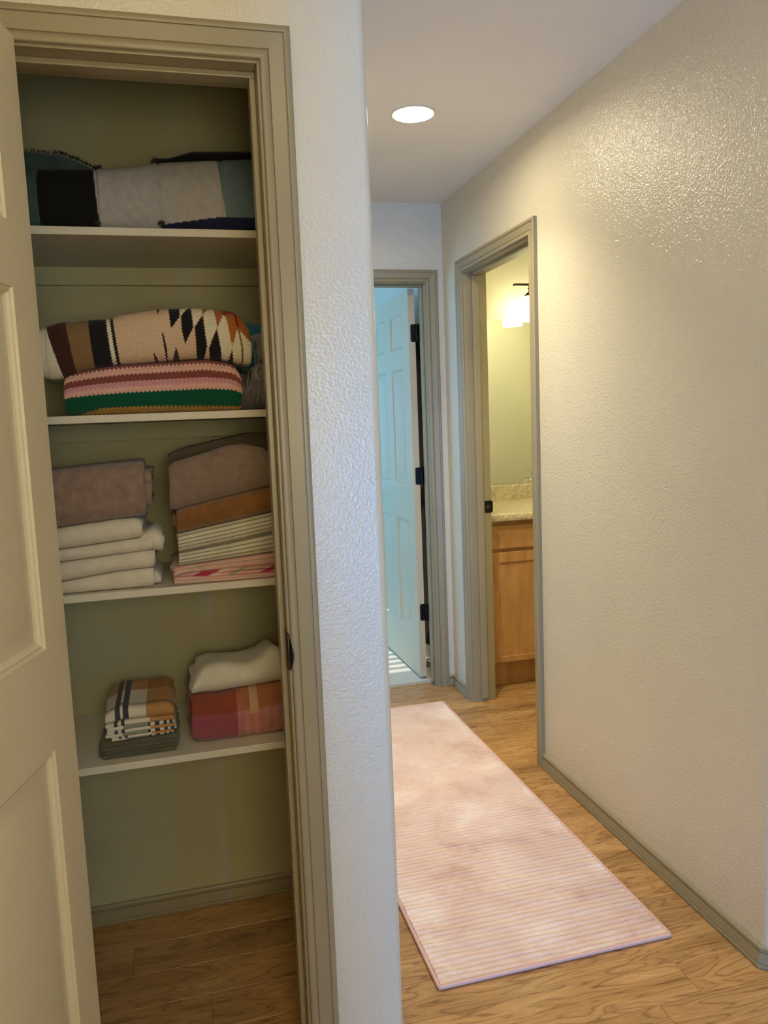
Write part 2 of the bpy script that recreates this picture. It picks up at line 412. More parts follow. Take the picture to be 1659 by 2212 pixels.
for k in range(19):
    z = 0.86 + k * 0.052
    if sm is None:
        mb = MB(); a = -0.05; hx, hy = 0.54, 0.022
        mb.add([(-hx, -hy, -hy * a), (hx, -hy, -hy * a), (hx, hy, hy * a), (-hx, hy, hy * a), (-hx, -hy, -hy * a + .002), (hx, -hy, -hy * a + .002), (hx, hy, hy * a + .002), (-hx, hy, hy * a + .002)],
               [(3, 2, 1, 0), (4, 5, 6, 7), (0, 1, 5, 4), (1, 2, 6, 5), (2, 3, 7, 6), (3, 0, 4, 7)])
        sm = mb.mesh('slat'); sm.materials.append(M_shelf)
    s = bpy.data.objects.new('slat', sm); COL.objects.link(s); s.parent = bl; s.location = (0, 0.0, z - 0.8)

# ------------------------------------------------------------------ casings, jambs, baseboards
PROF = [(0, 0), (0, .0075), (.0012, .0098), (.004, .0112), (.009, .0113), (.013, .0102), (.0158, .0085), (.0165, .0078), (.0175, .0104),
        (.030, .0122), (.0428, .0142), (.0436, .0126), (.0452, .0126), (.0458, .0158), (.0475, .0165), (.0552, .0165), (.057, .0150), (.057, 0)]
def moulding(name, A, B, out, nrm, parent, mat, m0=0, m1=0, c0=0, c1=0):
    """sweep PROF from A to B; u grows along out, v along nrm; m: mitre by u, c: mitre by v"""
    A, B, out, nrm = Vector(A), Vector(B), Vector(out), Vector(nrm); d = (B - A).normalized(); mb = MB(); vs = []
    n = len(PROF)
    for u, v in PROF: vs.append(A - d * (u * m0 + v * c0) + out * u + nrm * v)
    for u, v in PROF: vs.append(B + d * (u * m1 + v * c1) + out * u + nrm * v)
    fs = [(i, i + 1, n + i + 1, n + i) for i in range(n - 1)] + [tuple(range(n))[::-1], tuple(range(n, 2 * n)), (n - 1, 0, n, 2 * n - 1)]
    mb.add(vs, fs); return mb.build(name, mat, parent, loc=A, smooth=40)
def mapped(fn, a0, a1, b0, b1, z0, z1):
    """box given along-opening a, through-wall b"""
    return MB().box(a0, a1, b0, b1, z0, z1) if fn == 'x' else MB().box(b0, b1, a0, a1, z0, z1)
def opening(name, fn, a0, a1, face, sgn, label, stop_at):
    """trim round an opening: casing legs and head on the face, jamb boards through the wall, stops.
    face: wall face coordinate the casing sits on; sgn: direction of that face's outward normal"""
    P = (lambda a, b, z: (a, b, z)) if fn == 'x' else (lambda a, b, z: (b, a, z))
    e = empty(name, P((a0 + a1) / 2, face, 0), label, None, None, 'structure')
    ax = Vector(P(1, 0, 0)); nr = Vector(P(0, sgn, 0)); Z = Vector((0, 0, 1))
    moulding('casing_leg', P(a0, face, 0), P(a0, face, HEAD), -ax, nr, e, M_trim, 0, 1)
    moulding('casing_leg', P(a1, face, 0), P(a1, face, HEAD), ax, nr, e, M_trim, 0, 1)
    moulding('casing_head', P(a0, face, HEAD), P(a1, face, HEAD), Z, nr, e, M_trim, 1, 1)
    f2 = face - sgn * TH; b0, b1 = min(face, f2), max(face, f2)
    j0, j1, jh = a0 + REV, a1 - REV, HEAD - REV
    js = []
    js.append(mapped(fn, j0 - JT, j0, b0, b1, 0, jh + JT).build('jamb', M_trim, e, bevel=0.001))
    js.append(mapped(fn, j1, j1 + JT, b0, b1, 0, jh + JT).build('jamb', M_trim, e, bevel=0.001))
    js.append(mapped(fn, j0, j1, b0, b1, jh, jh + JT).build('jamb_head', M_trim, e, bevel=0.001))
    s0, s1 = sorted((face - sgn * stop_at, face - sgn * (stop_at + 0.034))); st = 0.011
    mapped(fn, j0, j0 + st, s0, s1, 0.015, jh - st).build('stop', M_trim, e, bevel=0.002)
    mapped(fn, j1 - st, j1, s0, s1, 0.015, jh - st).build('stop', M_trim, e, bevel=0.002)
    mapped(fn, j0, j1, s0, s1, jh - st, jh).build('stop_head', M_trim, e, bevel=0.002)
    return e, js
t1, j1s = opening('trim_1', 'x', CO0, CO1, YC, -1, 'taupe moulded casing and jamb of the linen closet opening', 0.037)
t2, j2s = opening('trim_2', 'x', EO0, EO1, YE, -1, 'taupe moulded casing and jamb of the bedroom doorway', 0.040)
t3, j3s = opening('trim_3', 'y', BO0, BO1, W, -1, 'taupe moulded casing and jamb of the bathroom doorway', 0.040)

# strike plates
jf = CO1 - REV
mb = MB(); pts = [(YC + 0.034, 0.988), (YC + 0.010, 0.988)] + [(YC - 0.004 - 0.012 * math.sin(math.pi * i / 10), 0.988 - 0.076 * i / 10) for i in range(11)] + [(YC + 0.010, 0.912), (YC + 0.034, 0.912)]
n = len(pts)
def bend(y): return 0.010 * max(0, (YC + 0.003 - y) / 0.02)
vs = [(jf - 0.0025 + bend(y), y, z) for y, z in pts] + [(jf - 0.0003 + bend(y), y, z) for y, z in pts]
mb.add(vs, [tuple(range(n)), tuple(range(n, 2 * n))[::-1]] + [(i, (i + 1) % n, n + (i + 1) % n, n + i) for i in range(n)])
tag(mb.build('strike_plate', M_steel, j1s[1]), 'dark metal strike plate with curved lip')
yf = BO1 - REV
sp_ = MB(); sp_.box(W + 0.082, W + 0.1165, yf - 0.002, yf - 0.0002, 0.935, 0.993)
sp_.add([(W + 0.1165, yf - 0.002, 0.935), (W + 0.124, yf + 0.0015, 0.941), (W + 0.124, yf + 0.0015, 0.987), (W + 0.1165, yf - 0.002, 0.993), (W + 0.1165, yf - 0.0002, 0.935), (W + 0.124, yf + 0.003, 0.941), (W + 0.124, yf + 0.003, 0.987), (W + 0.1165, yf - 0.0002, 0.993)],
        [(0, 1, 2, 3), (7, 6, 5, 4), (0, 4, 5, 1), (3, 2, 6, 7), (1, 5, 6, 2)])
spo = sp_.build('strike_plate', M_black, j3s[1]); tag(spo, 'black strike plate')
MB().lathe((W + 0.098, yf - 0.002, 0.963), [(0.009, 0), (0.009, -0.0012), (0.004, -0.0012), (0.004, -0.0004)], 16, 'y').build('latch_hole', M_steel, j3s[1], smooth=40)

BH = 0.057
def base(name, A, B, nrm, label, parent=None, c0=0, c1=0):
    o = moulding(name, (A[0], A[1], BH), (B[0], B[1], BH), (0, 0, -1), nrm, parent, M_trim, 0, 0, c0, c1)
    if parent is None: structure(o, label)
    return o
k = 0.0068   # tan(22.5) style mitre on the 45 degree corner piece is folded into c values
base('baseboard_right', (W, YK, 0), (W, BO0 - 0.057, 0), (-1, 0, 0), 'taupe baseboard along the long right wall', None, 0.414, 0)
s2 = math.sqrt(0.5)
base('baseboard_corner', (W, YK, 0), (W + 0.022, YK - 0.022, 0), (-s2, -s2, 0), 'short angled baseboard block on the rounded hall corner', None, 0.414, 0.414)
base('baseboard_near', (W + 0.022, YK - 0.022, 0), (3.3, YK - 0.022, 0), (0, -1, 0), 'taupe baseboard on the wall past the corner', None, 0.414, 0)
base('baseboard_right_far', (W, BO1 + 0.057, 0), (W, YE, 0), (-1, 0, 0), 'short taupe baseboard between bathroom casing and hall end', None, 0, -1)
base('baseboard_end', (EO1 + 0.057, YE, 0), (W, YE, 0), (0, -1, 0), 'tiny baseboard piece beside the bedroom casing', None, 0, -1)
base('baseboard_left', (XC, YC + 0.03, 0), (XC, YE, 0), (1, 0, 0), 'taupe baseboard on the left hall wall', None)
base('baseboard_closet', (CXL, YB, 0), (CXR, YB, 0), (0, -1, 0), 'taupe baseboard at the back of the closet floor', None)
base('baseboard_front', (-1.7, YC, 0), (CO0 - 0.057, YC, 0), (0, -1, 0), 'taupe baseboard left of the closet', None)

# ------------------------------------------------------------------ panelled doors
def panel_door(name, width, height, thick, cells, stile_x, rails, label, mat):
    """door leaf in local coords: x 0..width from the hinge, y -thick..0, z 0..height; cells = panel rects (x0,x1,z0,z1)"""
    e = empty(name, (0, 0, 0), label, None, None, 'structure')
    mb = MB()
    for x0, x1, z0, z1 in stile_x + rails: mb.box(x0, x1, -thick, 0, z0, z1)
    lf = mb.build('leaf', mat, e)
    rings = [(0, 0), (.0022, -.0045), (.005, -.0055), (.0075, -.0038), (.011, -.0085), (.016, -.0110), (.022, -.0110), (.050, -.0035), (.053, -.0030)]
    for x0, x1, z0, z1 in cells:
        mb = MB()
        for side in (0, 1):
            vs = []; fs = []
            for i, dp in rings:
                y = dp if side == 0 else -thick - dp
                vs += [(x0 + i, y, z0 + i), (x1 - i, y, z0 + i), (x1 - i, y, z1 - i), (x0 + i, y, z1 - i)]
            for r in range(len(rings) - 1):
                for q in range(4): fs.append((r * 4 + q, r * 4 + (q + 1) % 4, r * 4 + 4 + (q + 1) % 4, r * 4 + 4 + q))
            m = (len(rings) - 1) * 4; fs.append((m, m + 1, m + 2, m + 3)); mb.add(vs, fs)
        mb.build('panel', mat, e, smooth=15)
    return e, lf

# closet door, swung out 105 degrees; visible is its inner face
ca = 0.27
cw, chh = 0.472, 2.044
P0, P1 = 0.084, cw - 0.084
zc_ = [(0.228, 0.850), (1.028, 1.627), (1.732, 1.935)]
cells = [(P0, P1, a - 0.0, b) for a, b in zc_]
stiles = [(0, P0, 0, chh), (P1, cw, 0, chh)]
rails = [(P0, P1, 0, zc_[0][0]), (P0, P1, zc_[0][1], zc_[1][0]), (P0, P1, zc_[1][1], zc_[2][0]), (P0, P1, zc_[2][1], chh)]
d1, lf1 = panel_door('door_1', cw, chh, 0.035, cells, stiles, rails, 'tan panelled closet door standing wide open', M_door)
# local +x -> (-sin a, -cos a); local +y (visible face outward) -> (cos a, -sin a)
def hinge_on(door, zs, yy, mat):
    for z in zs:
        h = MB().tube([(-0.004, yy, z - 0.044), (-0.004, yy, z + 0.044)], 0.006, 12).build('hinge', mat, door, smooth=40)
hinge_on(d1, (0.25, 1.02, 1.80), -0.040, M_black)
MB().lathe((cw - 0.05, 0, 0.915), [(0.030, 0.0), (0.030, 0.004), (0.014, 0.010), (0.012, 0.028), (0.022, 0.036), (0.027, 0.048), (0.022, 0.060), (0.008, 0.065)], 28, 'y').build('knob', M_black, d1, smooth=40)

d1.matrix_world = Matrix(((-math.sin(ca), math.cos(ca), 0, -0.2125), (-math.cos(ca), -math.sin(ca), 0, 1.488), (0, 0, 1, 0.010), (0, 0, 0, 1)))

# bedroom door, swung 90 degrees into the bedroom, hinged on the right jamb
bw, bh = 0.757, 2.030; bt_ = 0.035
xs2 = [(0.115, 0.115 + 0.213), (bw - 0.115 - 0.213, bw - 0.115)]
zs2 = [(0.235, 0.835), (1.030, 1.640), (1.745, 1.925)]
cells = [(a, b, c, d) for a, b in xs2 for c, d in zs2]
stiles = [(0, 0.115, 0, bh), (xs2[0][1], xs2[1][0], 0, bh), (bw - 0.115, bw, 0, bh)]
rails = []
for a, b in xs2:
    rails += [(a, b, 0, zs2[0][0]), (a, b, zs2[0][1], zs2[1][0]), (a, b, zs2[1][1], zs2[2][0]), (a, b, zs2[2][1], bh)]
d2, lf2 = panel_door('door_2', bw, bh, bt_, cells, stiles, rails, 'six panel bedroom door standing open with black hinges', M_door)
ba = math.radians(1.2)
# local +x -> +Y (into bedroom), local +y -> -X (visible face)
for z in (0.352, 1.078, 1.809):
    mb = MB(); r = 0.010; hh = 0.045; y0, y1 = -bt_ - 0.001, -0.010
    pts = [(y0, z - hh), (y0, z + hh)] + [(y1 - r + r * math.sin(math.radians(t)), z + hh - r + r * math.cos(math.radians(t))) for t in (0, 22, 45, 67, 90)] + \
          [(y1 - r + r * math.cos(math.radians(t)), z - hh + r - r * math.sin(math.radians(t))) for t in (0, 22, 45, 67, 90)]
    n = len(pts); mb.add([(-0.0018, a, b) for a, b in pts] + [(0.001, a, b) for a, b in pts], [tuple(range(n)), tuple(range(n, 2 * n))[::-1]] + [(i, (i + 1) % n, n + (i + 1) % n, n + i) for i in range(n)])
    h = mb.build('hinge', M_black, d2)
    MB().tube([(-0.003, -bt_ - 0.0065, z - 0.046), (-0.003, -bt_ - 0.0065, z + 0.046)], 0.0062, 12).build('knuckle', M_black, h, smooth=40)
    MB().box(-0.040, -0.003, -bt_ - 0.0165, -bt_ - 0.0145, z - hh, z + hh).build('jamb_leaf', M_black, h)
for side in (1, -1):
    y0 = 0 if side > 0 else -bt_
    kn = MB().lathe((bw - 0.060, y0, 0.925), [(0.032, 0.0), (0.032, side * 0.004), (0.015, side * 0.010), (0.012, side * 0.030), (0.022, side * 0.038), (0.027, side * 0.050), (0.023, side * 0.062), (0.008, side * 0.067)], 28, 'y').build('knob', M_black, d2, smooth=40)

d2.matrix_world = Matrix(((-math.sin(ba), -math.cos(ba), 0, 1.1865), (math.cos(ba), -math.sin(ba), 0, YEB + 0.008), (0, 0, 1, 0.022), (0, 0, 0, 1)))

# ------------------------------------------------------------------ hall ceiling light (its twin over the near room, and added fill lamps)
def downlight(x, y, color, power, label, spread=169, beam=0.0):
    e = empty('recessed_light', (x, y, CEIL), label, 'light')
    MB().lathe((x, y, CEIL), [(0.076, 0.0), (0.0765, -0.003), (0.073, -0.0045), (0.0715, -0.004)], 48).build('trim_ring', M_shelf, e, smooth=40)
    MB().lathe((x, y, CEIL), [(0.070, -0.0040), (0.069, -0.0052), (0.03, -0.0056)], 48).build('lens', emit('lit_lens', color, 14.0), e)
    l = bpy.data.lights.new('downlight_beam', 'AREA'); l.shape = 'DISK'; l.size = 0.136; l.energy = power; l.color = color; l.spread = math.radians(spread)
    o = bpy.data.objects.new('downlight_beam', l); COL.objects.link(o); o.parent = e; o.location = (0, 0, -0.008)
    if beam:
        l2 = l.copy(); l2.energy = beam; l2.spread = math.radians(105)
        o2 = bpy.data.objects.new('downlight_beam', l2); COL.objects.link(o2); o2.parent = e; o2.location = (0, 0, -0.009)
downlight(0.864, 2.716, CAN_COLOR, CAN_POWER, 'round white recessed ceiling light glowing over the hall', beam=CAN_BEAM)
lp = empty('fill_floor_lamp', (0.16, -0.34, 0), 'added floor lamp with lit drum shade, unseen behind the camera', 'lamp')  # added fill lamp out of view, warms the closet from the front
MB().lathe((0.16, -0.34, 0), [(0.14, 0.0), (0.14, 0.012), (0.13, 0.02), (0.02, 0.026)], 32).build('base', M_black, lp, smooth=40)
MB().tube([(0.16, -0.34, 0.02), (0.16, -0.34, 1.62)], 0.010, 12).build('pole', M_black, lp, smooth=40)
MB().lathe((0.16, -0.34, 1.25), [(0.20, 0.0), (0.22, 0.0), (0.20, 0.38), (0.18, 0.38)], 40).build('shade', emit('fill_drum_shade', FILL_LAMP_COLOR, FILL_LAMP_STRENGTH), lp, smooth=40)
dm = empty('fill_ceiling_light', (0.02, 0.50, CEIL), 'added round opal ceiling light, unseen, brightening the closet front', 'light')  # added overhead fill out of view, for closet and open door
MB().lathe((0.02, 0.50, CEIL), [(0.205, 0.0), (0.21, -0.010), (0.20, -0.022), (0.19, -0.022)], 48).build('rim', M_black, dm, smooth=40)
MB().lathe((0.02, 0.50, CEIL), [(0.195, -0.018), (0.185, -0.045), (0.15, -0.070), (0.10, -0.086), (0.04, -0.094), (0.005, -0.095)], 48).build('glass_dome', emit('fill_opal_glass', NEAR_CAN_COLOR, FILL_DOME_STRENGTH), dm, smooth=60)
downlight(2.2, 0.3, NEAR_CAN_COLOR, NEAR_CAN_POWER, 'round recessed ceiling light at the right of the near room')
downlight(2.35, 3.15, SHADE_COLOR, 7.0, 'added recessed ceiling light brightening the bathroom')  # added fill, brings the mirrored wall up to the back wall
# ------------------------------------------------------------------ hall runner
RX0, RX1, RY0, RY1 = 0.533, 1.194, 1.707, 3.575
rug = empty('hall_runner', ((RX0 + RX1) / 2, (RY0 + RY1) / 2, 0), 'blush pink ribbed runner rug along the hall floor', 'rug')
bd = 0.011
pitch = 0.0195; nr_ = int((RY1 - RY0 - 2 * bd) / pitch); seg = 10; nxr = 40
ys = np.linspace(RY0 + bd, RY1 - bd, nr_ * seg + 1); xs = np.linspace(RX0 + bd, RX1 - bd, nxr + 1)
rs = np.random.RandomState(5); jit = np.repeat(rs.uniform(-0.15, 0.15, nr_ + 1), seg)[:len(ys)]
gx, gy = np.meshgrid(xs, ys)
ph = (np.arange(len(ys)) % seg) / seg
rib = np.abs(np.sin(np.pi * ph)) ** 0.5
gz = 0.0042 + 0.0064 * rib[:, None] * (1 + 0.25 * np.sin(gx * 37 + gy * 91) * np.sin(gx * 13 - gy * 23))
gy2 = gy + 0.0016 * np.sin(gx * 9 + np.floor(gy / 0.11)) + 0.0008 * np.sin(gx * 31 + gy * 70)
me = bpy.data.meshes.new('pile')
V = np.stack([gx, gy2, gz], -1).reshape(-1, 3); nc = nxr + 1
Fq = [(i * nc + j, i * nc + j + 1, (i + 1) * nc + j + 1, (i + 1) * nc + j) for i in range(len(ys) - 1) for j in range(nxr)]
me.from_pydata(V.tolist(), [], Fq)
for p in me.polygons: p.use_smooth = True
link('pile', me, M_rug, rug, loc=((RX0 + RX1) / 2, (RY0 + RY1) / 2, 0))
r0 = 0.0056
c_ = 0.012
loop = []
for (cx_, cy_, a0) in ((RX1 - c_, RY1 - c_, 0), (RX0 + c_, RY1 - c_, 90), (RX0 + c_, RY0 + c_, 180), (RX1 - c_, RY0 + c_, 270)):
    for i in range(7):
        a = math.radians(a0 + 15 * i); loop.append((cx_ + (c_ - r0) * math.cos(a), cy_ + (c_ - r0) * math.sin(a), r0 + 0.0002))
loop.append(loop[0])
MB().tube(loop, r0, 10, False).build('binding', M_rug_bind, rug, smooth=60)
MB().box(RX0 + 0.004, RX1 - 0.004, RY0 + 0.004, RY1 - 0.004, 0.0002, 0.0045).build('backing', M_rug_bind, rug)

# ------------------------------------------------------------------ bathroom vanity
VX0, VX1, VY = W + TH + 0.002, 3.198, 3.632
van = empty('vanity_cabinet', ((VX0 + VX1) / 2, VY + 0.3, 0), 'honey maple bathroom vanity cabinet with drawers and doors', 'cabinet')
MB().box(VX0, VX1, VY + 0.02, YBW - 0.002, 0.14, 0.874).build('body', M_maple, van)
MB().box(VX0, VX1, VY + 0.09, VY + 0.11, 0.0, 0.14).build('toe_kick', M_maple, van)
bays = [(1.480, 1.935), (1.955, 2.42), (2.44, 2.90), (2.92, 3.18)]
for a, b in bays:
    MB().box(a, b, VY, VY + 0.0195, 0.732, 0.850).build('drawer_front', M_maple, van, bevel=0.003)
    z0, z1 = 0.146, 0.714; fr = 0.052
    dr = MB().box(a, a + fr, VY, VY + 0.0195, z0, z1).box(b - fr, b, VY, VY + 0.0195, z0, z1).box(a + fr, b - fr, VY, VY + 0.0195, z0, z0 + 0.030).box(a + fr, b - fr, VY, VY + 0.0195, z1 - fr, z1).build('cabinet_door', M_maple, van, bevel=0.002)
    MB().box(a + fr - 0.002, b - fr + 0.002, VY + 0.008, VY + 0.016, z0 + 0.028, z1 - fr + 0.002).build('door_panel', M_maple, dr)
ct = empty('countertop', ((VX0 + VX1) / 2, VY + 0.3, 0.875), 'cream speckled bathroom countertop with raised backsplash', 'countertop')
pr = [(VY - 0.028, 0.8755), (VY - 0.031, 0.880), (VY - 0.031, 0.900), (VY - 0.027, 0.908), (VY - 0.018, 0.9115), (VY - 0.005, 0.910), (YBW - 0.002, 0.910), (YBW - 0.002, 0.8755)]
n = len(pr); mb = MB(); mb.add([(VX0, y, z) for y, z in pr] + [(VX1, y, z) for y, z in pr], [tuple(range(n)), tuple(range(n, 2 * n))[::-1]] + [(i, (i + 1) % n, n + (i + 1) % n, n + i) for i in range(n)])
mb.build('slab', M_counter, ct, smooth=35)
pr = [(YBW - 0.022, 0.910), (YBW - 0.022, 0.985), (YBW - 0.020, 0.994), (YBW - 0.014, 0.998), (YBW - 0.002, 0.998), (YBW - 0.002, 0.910)]
n = len(pr); mb = MB(); mb.add([(VX0, y, z) for y, z in pr] + [(VX1, y, z) for y, z in pr], [tuple(range(n)), tuple(range(n, 2 * n))[::-1]] + [(i, (i + 1) % n, n + (i + 1) % n, n + i) for i in range(n)])
mb.build('backsplash', M_counter, ct, smooth=35)
tag(MB().box(VX0 + 0.004, VX1 - 0.01, YBW - 0.007, YBW - 0.001, 1.0, 1.934).build('wall_mirror', M_mirror, loc=(2.3, YBW - 0.004, 1.0)), 'large frameless mirror above the bathroom backsplash', 'mirror')
fx, fy = 2.045, 4.15
fa = empty('faucet', (fx, fy, 0.91), 'chrome faucet at the back of the bathroom counter', 'faucet')
MB().lathe((fx, fy, 0.9105), [(0.026, 0.0), (0.026, 0.008), (0.018, 0.014), (0.017, 0.12), (0.020, 0.13), (0.018, 0.145), (0.006, 0.15)], 24).build('body', M_chrome, fa, smooth=40)
MB().tube([(fx, fy, 0.98), (fx, fy - 0.05, 1.02), (fx, fy - 0.11, 1.015), (fx, fy - 0.13, 0.985)], [0.013, 0.012, 0.011, 0.010], 14).build('spout', M_chrome, fa, smooth=40)
MB().tube([(fx, fy, 1.058), (fx - 0.02, fy - 0.004, 1.068), (fx - 0.055, fy - 0.006, 1.076)], [0.009, 0.008, 0.006], 12).build('lever', M_chrome, fa, smooth=40)

# vanity light: black bar with hanging glass shades
lx0, ly = 1.945, 4.105
vl = empty('vanity_light', (lx0 + 0.2, YBW, 2.10), 'black bar vanity light with glowing white glass shades', 'light')
MB().box(lx0 + 0.14, lx0 + 0.34, YBW - 0.022, YBW - 0.001, 2.055, 2.145).build('backplate', M_black, vl, bevel=0.003)
MB().tube([(lx0 - 0.095, ly, 2.103), (lx0 - 0.085, ly, 2.106), (lx0 + 0.56, ly, 2.106), (lx0 + 0.57, ly, 2.103)], 0.0062, 12).build('bar', M_black, vl, smooth=50)
for xx in (lx0 + 0.18, lx0 + 0.30):
    MB().tube([(xx, YBW - 0.02, 2.106), (xx, ly, 2.106)], 0.006, 10).build('arm', M_black, vl, smooth=50)
M_shade = emit('lit_shade_glass', SHADE_COLOR, SHADE_STRENGTH)
for xx in (lx0, lx0 + 0.24, lx0 + 0.48):
    sk = MB().lathe((xx, ly, 2.10), [(0.007, 0.0), (0.006, -0.010), (0.011, -0.016), (0.006, -0.022), (0.007, -0.032), (0.013, -0.036), (0.030, -0.052), (0.031, -0.056), (0.012, -0.056)], 24).build('socket', M_black, vl, smooth=40)
    MB().lathe((xx, ly, 2.10), [(0.012, -0.0565), (0.036, -0.058), (0.050, -0.075), (0.056, -0.11), (0.058, -0.15), (0.057, -0.188), (0.053, -0.190), (0.045, -0.150), (0.02, -0.07)], 32).build('shade', M_shade, vl, smooth=50)

# ------------------------------------------------------------------ closet shelves
YS = 1.8784; SH = 0.0175
SZ = {1: 1.8431, 2: 1.4363, 3: 1.0328, 4: 0.6225}
SLAB = {1: 'top white closet shelf holding the patchwork quilt', 2: 'second white closet shelf holding the woven and crochet blankets',
        3: 'third white closet shelf holding the two towel stacks', 4: 'lowest white closet shelf holding plaid napkins and red blanket'}
for i, z in SZ.items():
    e = empty('closet_shelf', ((CXL + CXR) / 2, YS, z - SH), SLAB[i], 'shelf', 'closet shelves')
    MB().box(CXL + 0.001, CXR - 0.001, YS, YB - 0.001, z - SH, z).build('board', M_shelf, e, bevel=0.0015)
    MB().box(CXL + 0.001, CXR - 0.001, YB - 0.019, YB - 0.001, z - SH - 0.046, z - SH - 0.0004).build('cleat', M_closet, e, bevel=0.001)
    MB().box(CXL + 0.001, CXL + 0.019, YS + 0.01, YB - 0.02, z - SH - 0.046, z - SH - 0.0004).build('cleat', M_closet, e, bevel=0.001)
    MB().box(CXR - 0.019, CXR - 0.001, YS + 0.01, YB - 0.02, z - SH - 0.046, z - SH - 0.0004).build('cleat', M_closet, e, bevel=0.001)

# ------------------------------------------------------------------ folded textiles
def noise_fn(seed, k=5):
    r = np.random.RandomState(seed); a = r.uniform(-1, 1, (k, 3)); ph = r.uniform(0, 6.28, k); w = r.uniform(0.5, 1, k); w /= w.sum()
    def f(x, s, fx=22.0, fs=22.0): return sum(w[i] * np.sin(a[i, 0] * fx * x + a[i, 1] * fs * s + ph[i]) for i in range(k))
    return f
def prof(p):
    if callable(p): return p
    if isinstance(p, (int, float)): return lambda x: np.full_like(x, float(p))
    xs_ = np.array([q[0] for q in p], float); zs_ = np.array([q[1] for q in p], float)
    def f(x):
        y = np.interp(x, xs_, zs_)      # softened piecewise profile
        return (y + np.interp(x - 0.006, xs_, zs_) + np.interp(x + 0.006, xs_, zs_)) / 3
    return f

def folded(name, xl, xr, yf, yb, zb, zt, folds, t, mat, parent=None, nx=48, narc=14, nstr=7, power=0.7, rmax=0.05, amp=0.0025,
           seed=1, colfn=None, endvar=0.006, endr=None, loc=None, disp=None, fq=22.0, yskew=0.0, topsag=0.0):
    """one cloth folded back and forth: folds = [(lower ply, upper ply, setback)], heights normalised between zb(x) and zt(x)"""
    zbf, ztf = prof(zb), prof(zt)
    xm = np.array([(xl + xr) / 2]); Href = float(ztf(xm)[0] - zbf(xm)[0])
    P = []
    for k, (a, b, off) in enumerate(folds):
        y0 = yf + off; R = min(0.5 * abs(b - a) * Href, rmax)
        for q in np.linspace(0, 1, nstr, endpoint=False): P.append((yb + (y0 + R - yb) * q, a))
        for j in range(narc + 1):
            th = math.pi * j / narc; P.append((y0 + R - R * max(math.sin(th), 0) ** power, a + (b - a) * (1 - math.cos(th)) / 2))
        for q in np.linspace(0, 1, nstr + 1)[1:]: P.append((y0 + R + (yb - y0 - R) * q, b))
        if k + 1 < len(folds):
            a2 = folds[k + 1][0]; r2 = min(0.5 * abs(a2 - b) * Href, 0.02)
            for j in range(1, 6): th = math.pi * j / 6; P.append((yb + r2 * math.sin(th), b + (a2 - b) * (1 - math.cos(th)) / 2))
    P = np.array(P); m = len(P)
    S = np.concatenate([[0], np.cumsum(np.hypot(np.diff(P[:, 0]), np.diff(P[:, 1]) * Href))])
    er = endr if endr is not None else min(0.010, t * 0.6)
    Lx = xr - xl
    eu = np.array([0, 0.12, 0.35, 0.7, 1.0]) * er / Lx
    u = np.concatenate([eu, np.linspace(er / Lx, 1 - er / Lx, nx)[1:-1], (1 - eu)[::-1]])
    d = np.minimum(u, 1 - u) * Lx / er; d = np.clip(d, 0, 1)
    ef = 0.25 + 0.75 * np.sqrt(np.clip(1 - (1 - d) ** 2, 0, 1))
    n1, n2, n3, n4 = noise_fn(seed), noise_fn(seed + 11), noise_fn(seed + 23), noise_fn(seed + 31)
    X = (xl + Lx * u)[:, None] + 0 * S[None, :]
    eL, eR = n3(S * 0, S, 1, 60), n4(S * 0, S, 1, 60)
    X = X + endvar * (eR[None, :] * u[:, None] ** 8 + eL[None, :] * (1 - u[:, None]) ** 8)
    ZB, ZT = zbf(X), ztf(X)
    Y = P[None, :, 0] + amp * n1(X, S[None, :], fq, fq) + yskew * (X - xl)
    Z = ZB + t / 2 + P[None, :, 1] * (ZT - ZB - t)
    mid = np.clip(P[None, :, 1] * (1 - P[None, :, 1]) * 4, 0, 1)
    Z = Z + amp * 0.7 * n2(X, S[None, :], fq, fq) * np.clip(P[None, :, 1] * 6, 0, 1)
    if topsag: Z = Z - topsag * P[None, :, 1] * np.clip((Y - yf) / 0.2, 0, 1)
    ty, tz = np.gradient(Y, axis=1), np.gradient(Z, axis=1); L = np.hypot(ty, tz) + 1e-9
    ny, nz = tz / L, -ty / L
    flip = -1.0
    h = (t / 2) * ef[:, None]
    dsp = disp(X, S[None, :], P[None, :, 1]) if disp else 0.0
    Yo, Zo = Y + flip * ny * (h + dsp), Z + flip * nz * (h + dsp)
    Yi, Zi = Y - flip * ny * h, Z - flip * nz * h
    Zo = np.maximum(Zo, ZB + 0.0002); Zi = np.maximum(Zi, ZB + 0.0002)
    VX = np.concatenate([X, X[:, ::-1]], 1); VY_ = np.concatenate([Yo, Yi[:, ::-1]], 1); VZ = np.concatenate([Zo, Zi[:, ::-1]], 1)
    SS = np.concatenate([S, S[::-1]])[None, :] + 0 * VX; PN = np.concatenate([P[:, 1], P[::-1, 1]])[None, :] + 0 * VX
    UU = u[:, None] + 0 * VX
    nxx, R2 = VX.shape
    V = np.stack([VX, VY_, VZ], -1).reshape(-1, 3)
    idx = np.arange(nxx * R2).reshape(nxx, R2)
    a_ = idx[:-1]; b_ = idx[1:]
    q = np.stack([a_, b_, np.roll(b_, -1, 1), np.roll(a_, -1, 1)], -1).reshape(-1, 4)
    caps = []
    for row, fl_ in ((0, False), (nxx - 1, True)):
        for i in range(m - 1):
            f = (idx[row, i], idx[row, i + 1], idx[row, R2 - 2 - i], idx[row, R2 - 1 - i]); caps.append(f if fl_ else f[::-1])
    faces = np.concatenate([q, np.array(caps)])
    me = bpy.data.meshes.new(name); me.from_pydata(V.tolist(), [], faces.tolist())
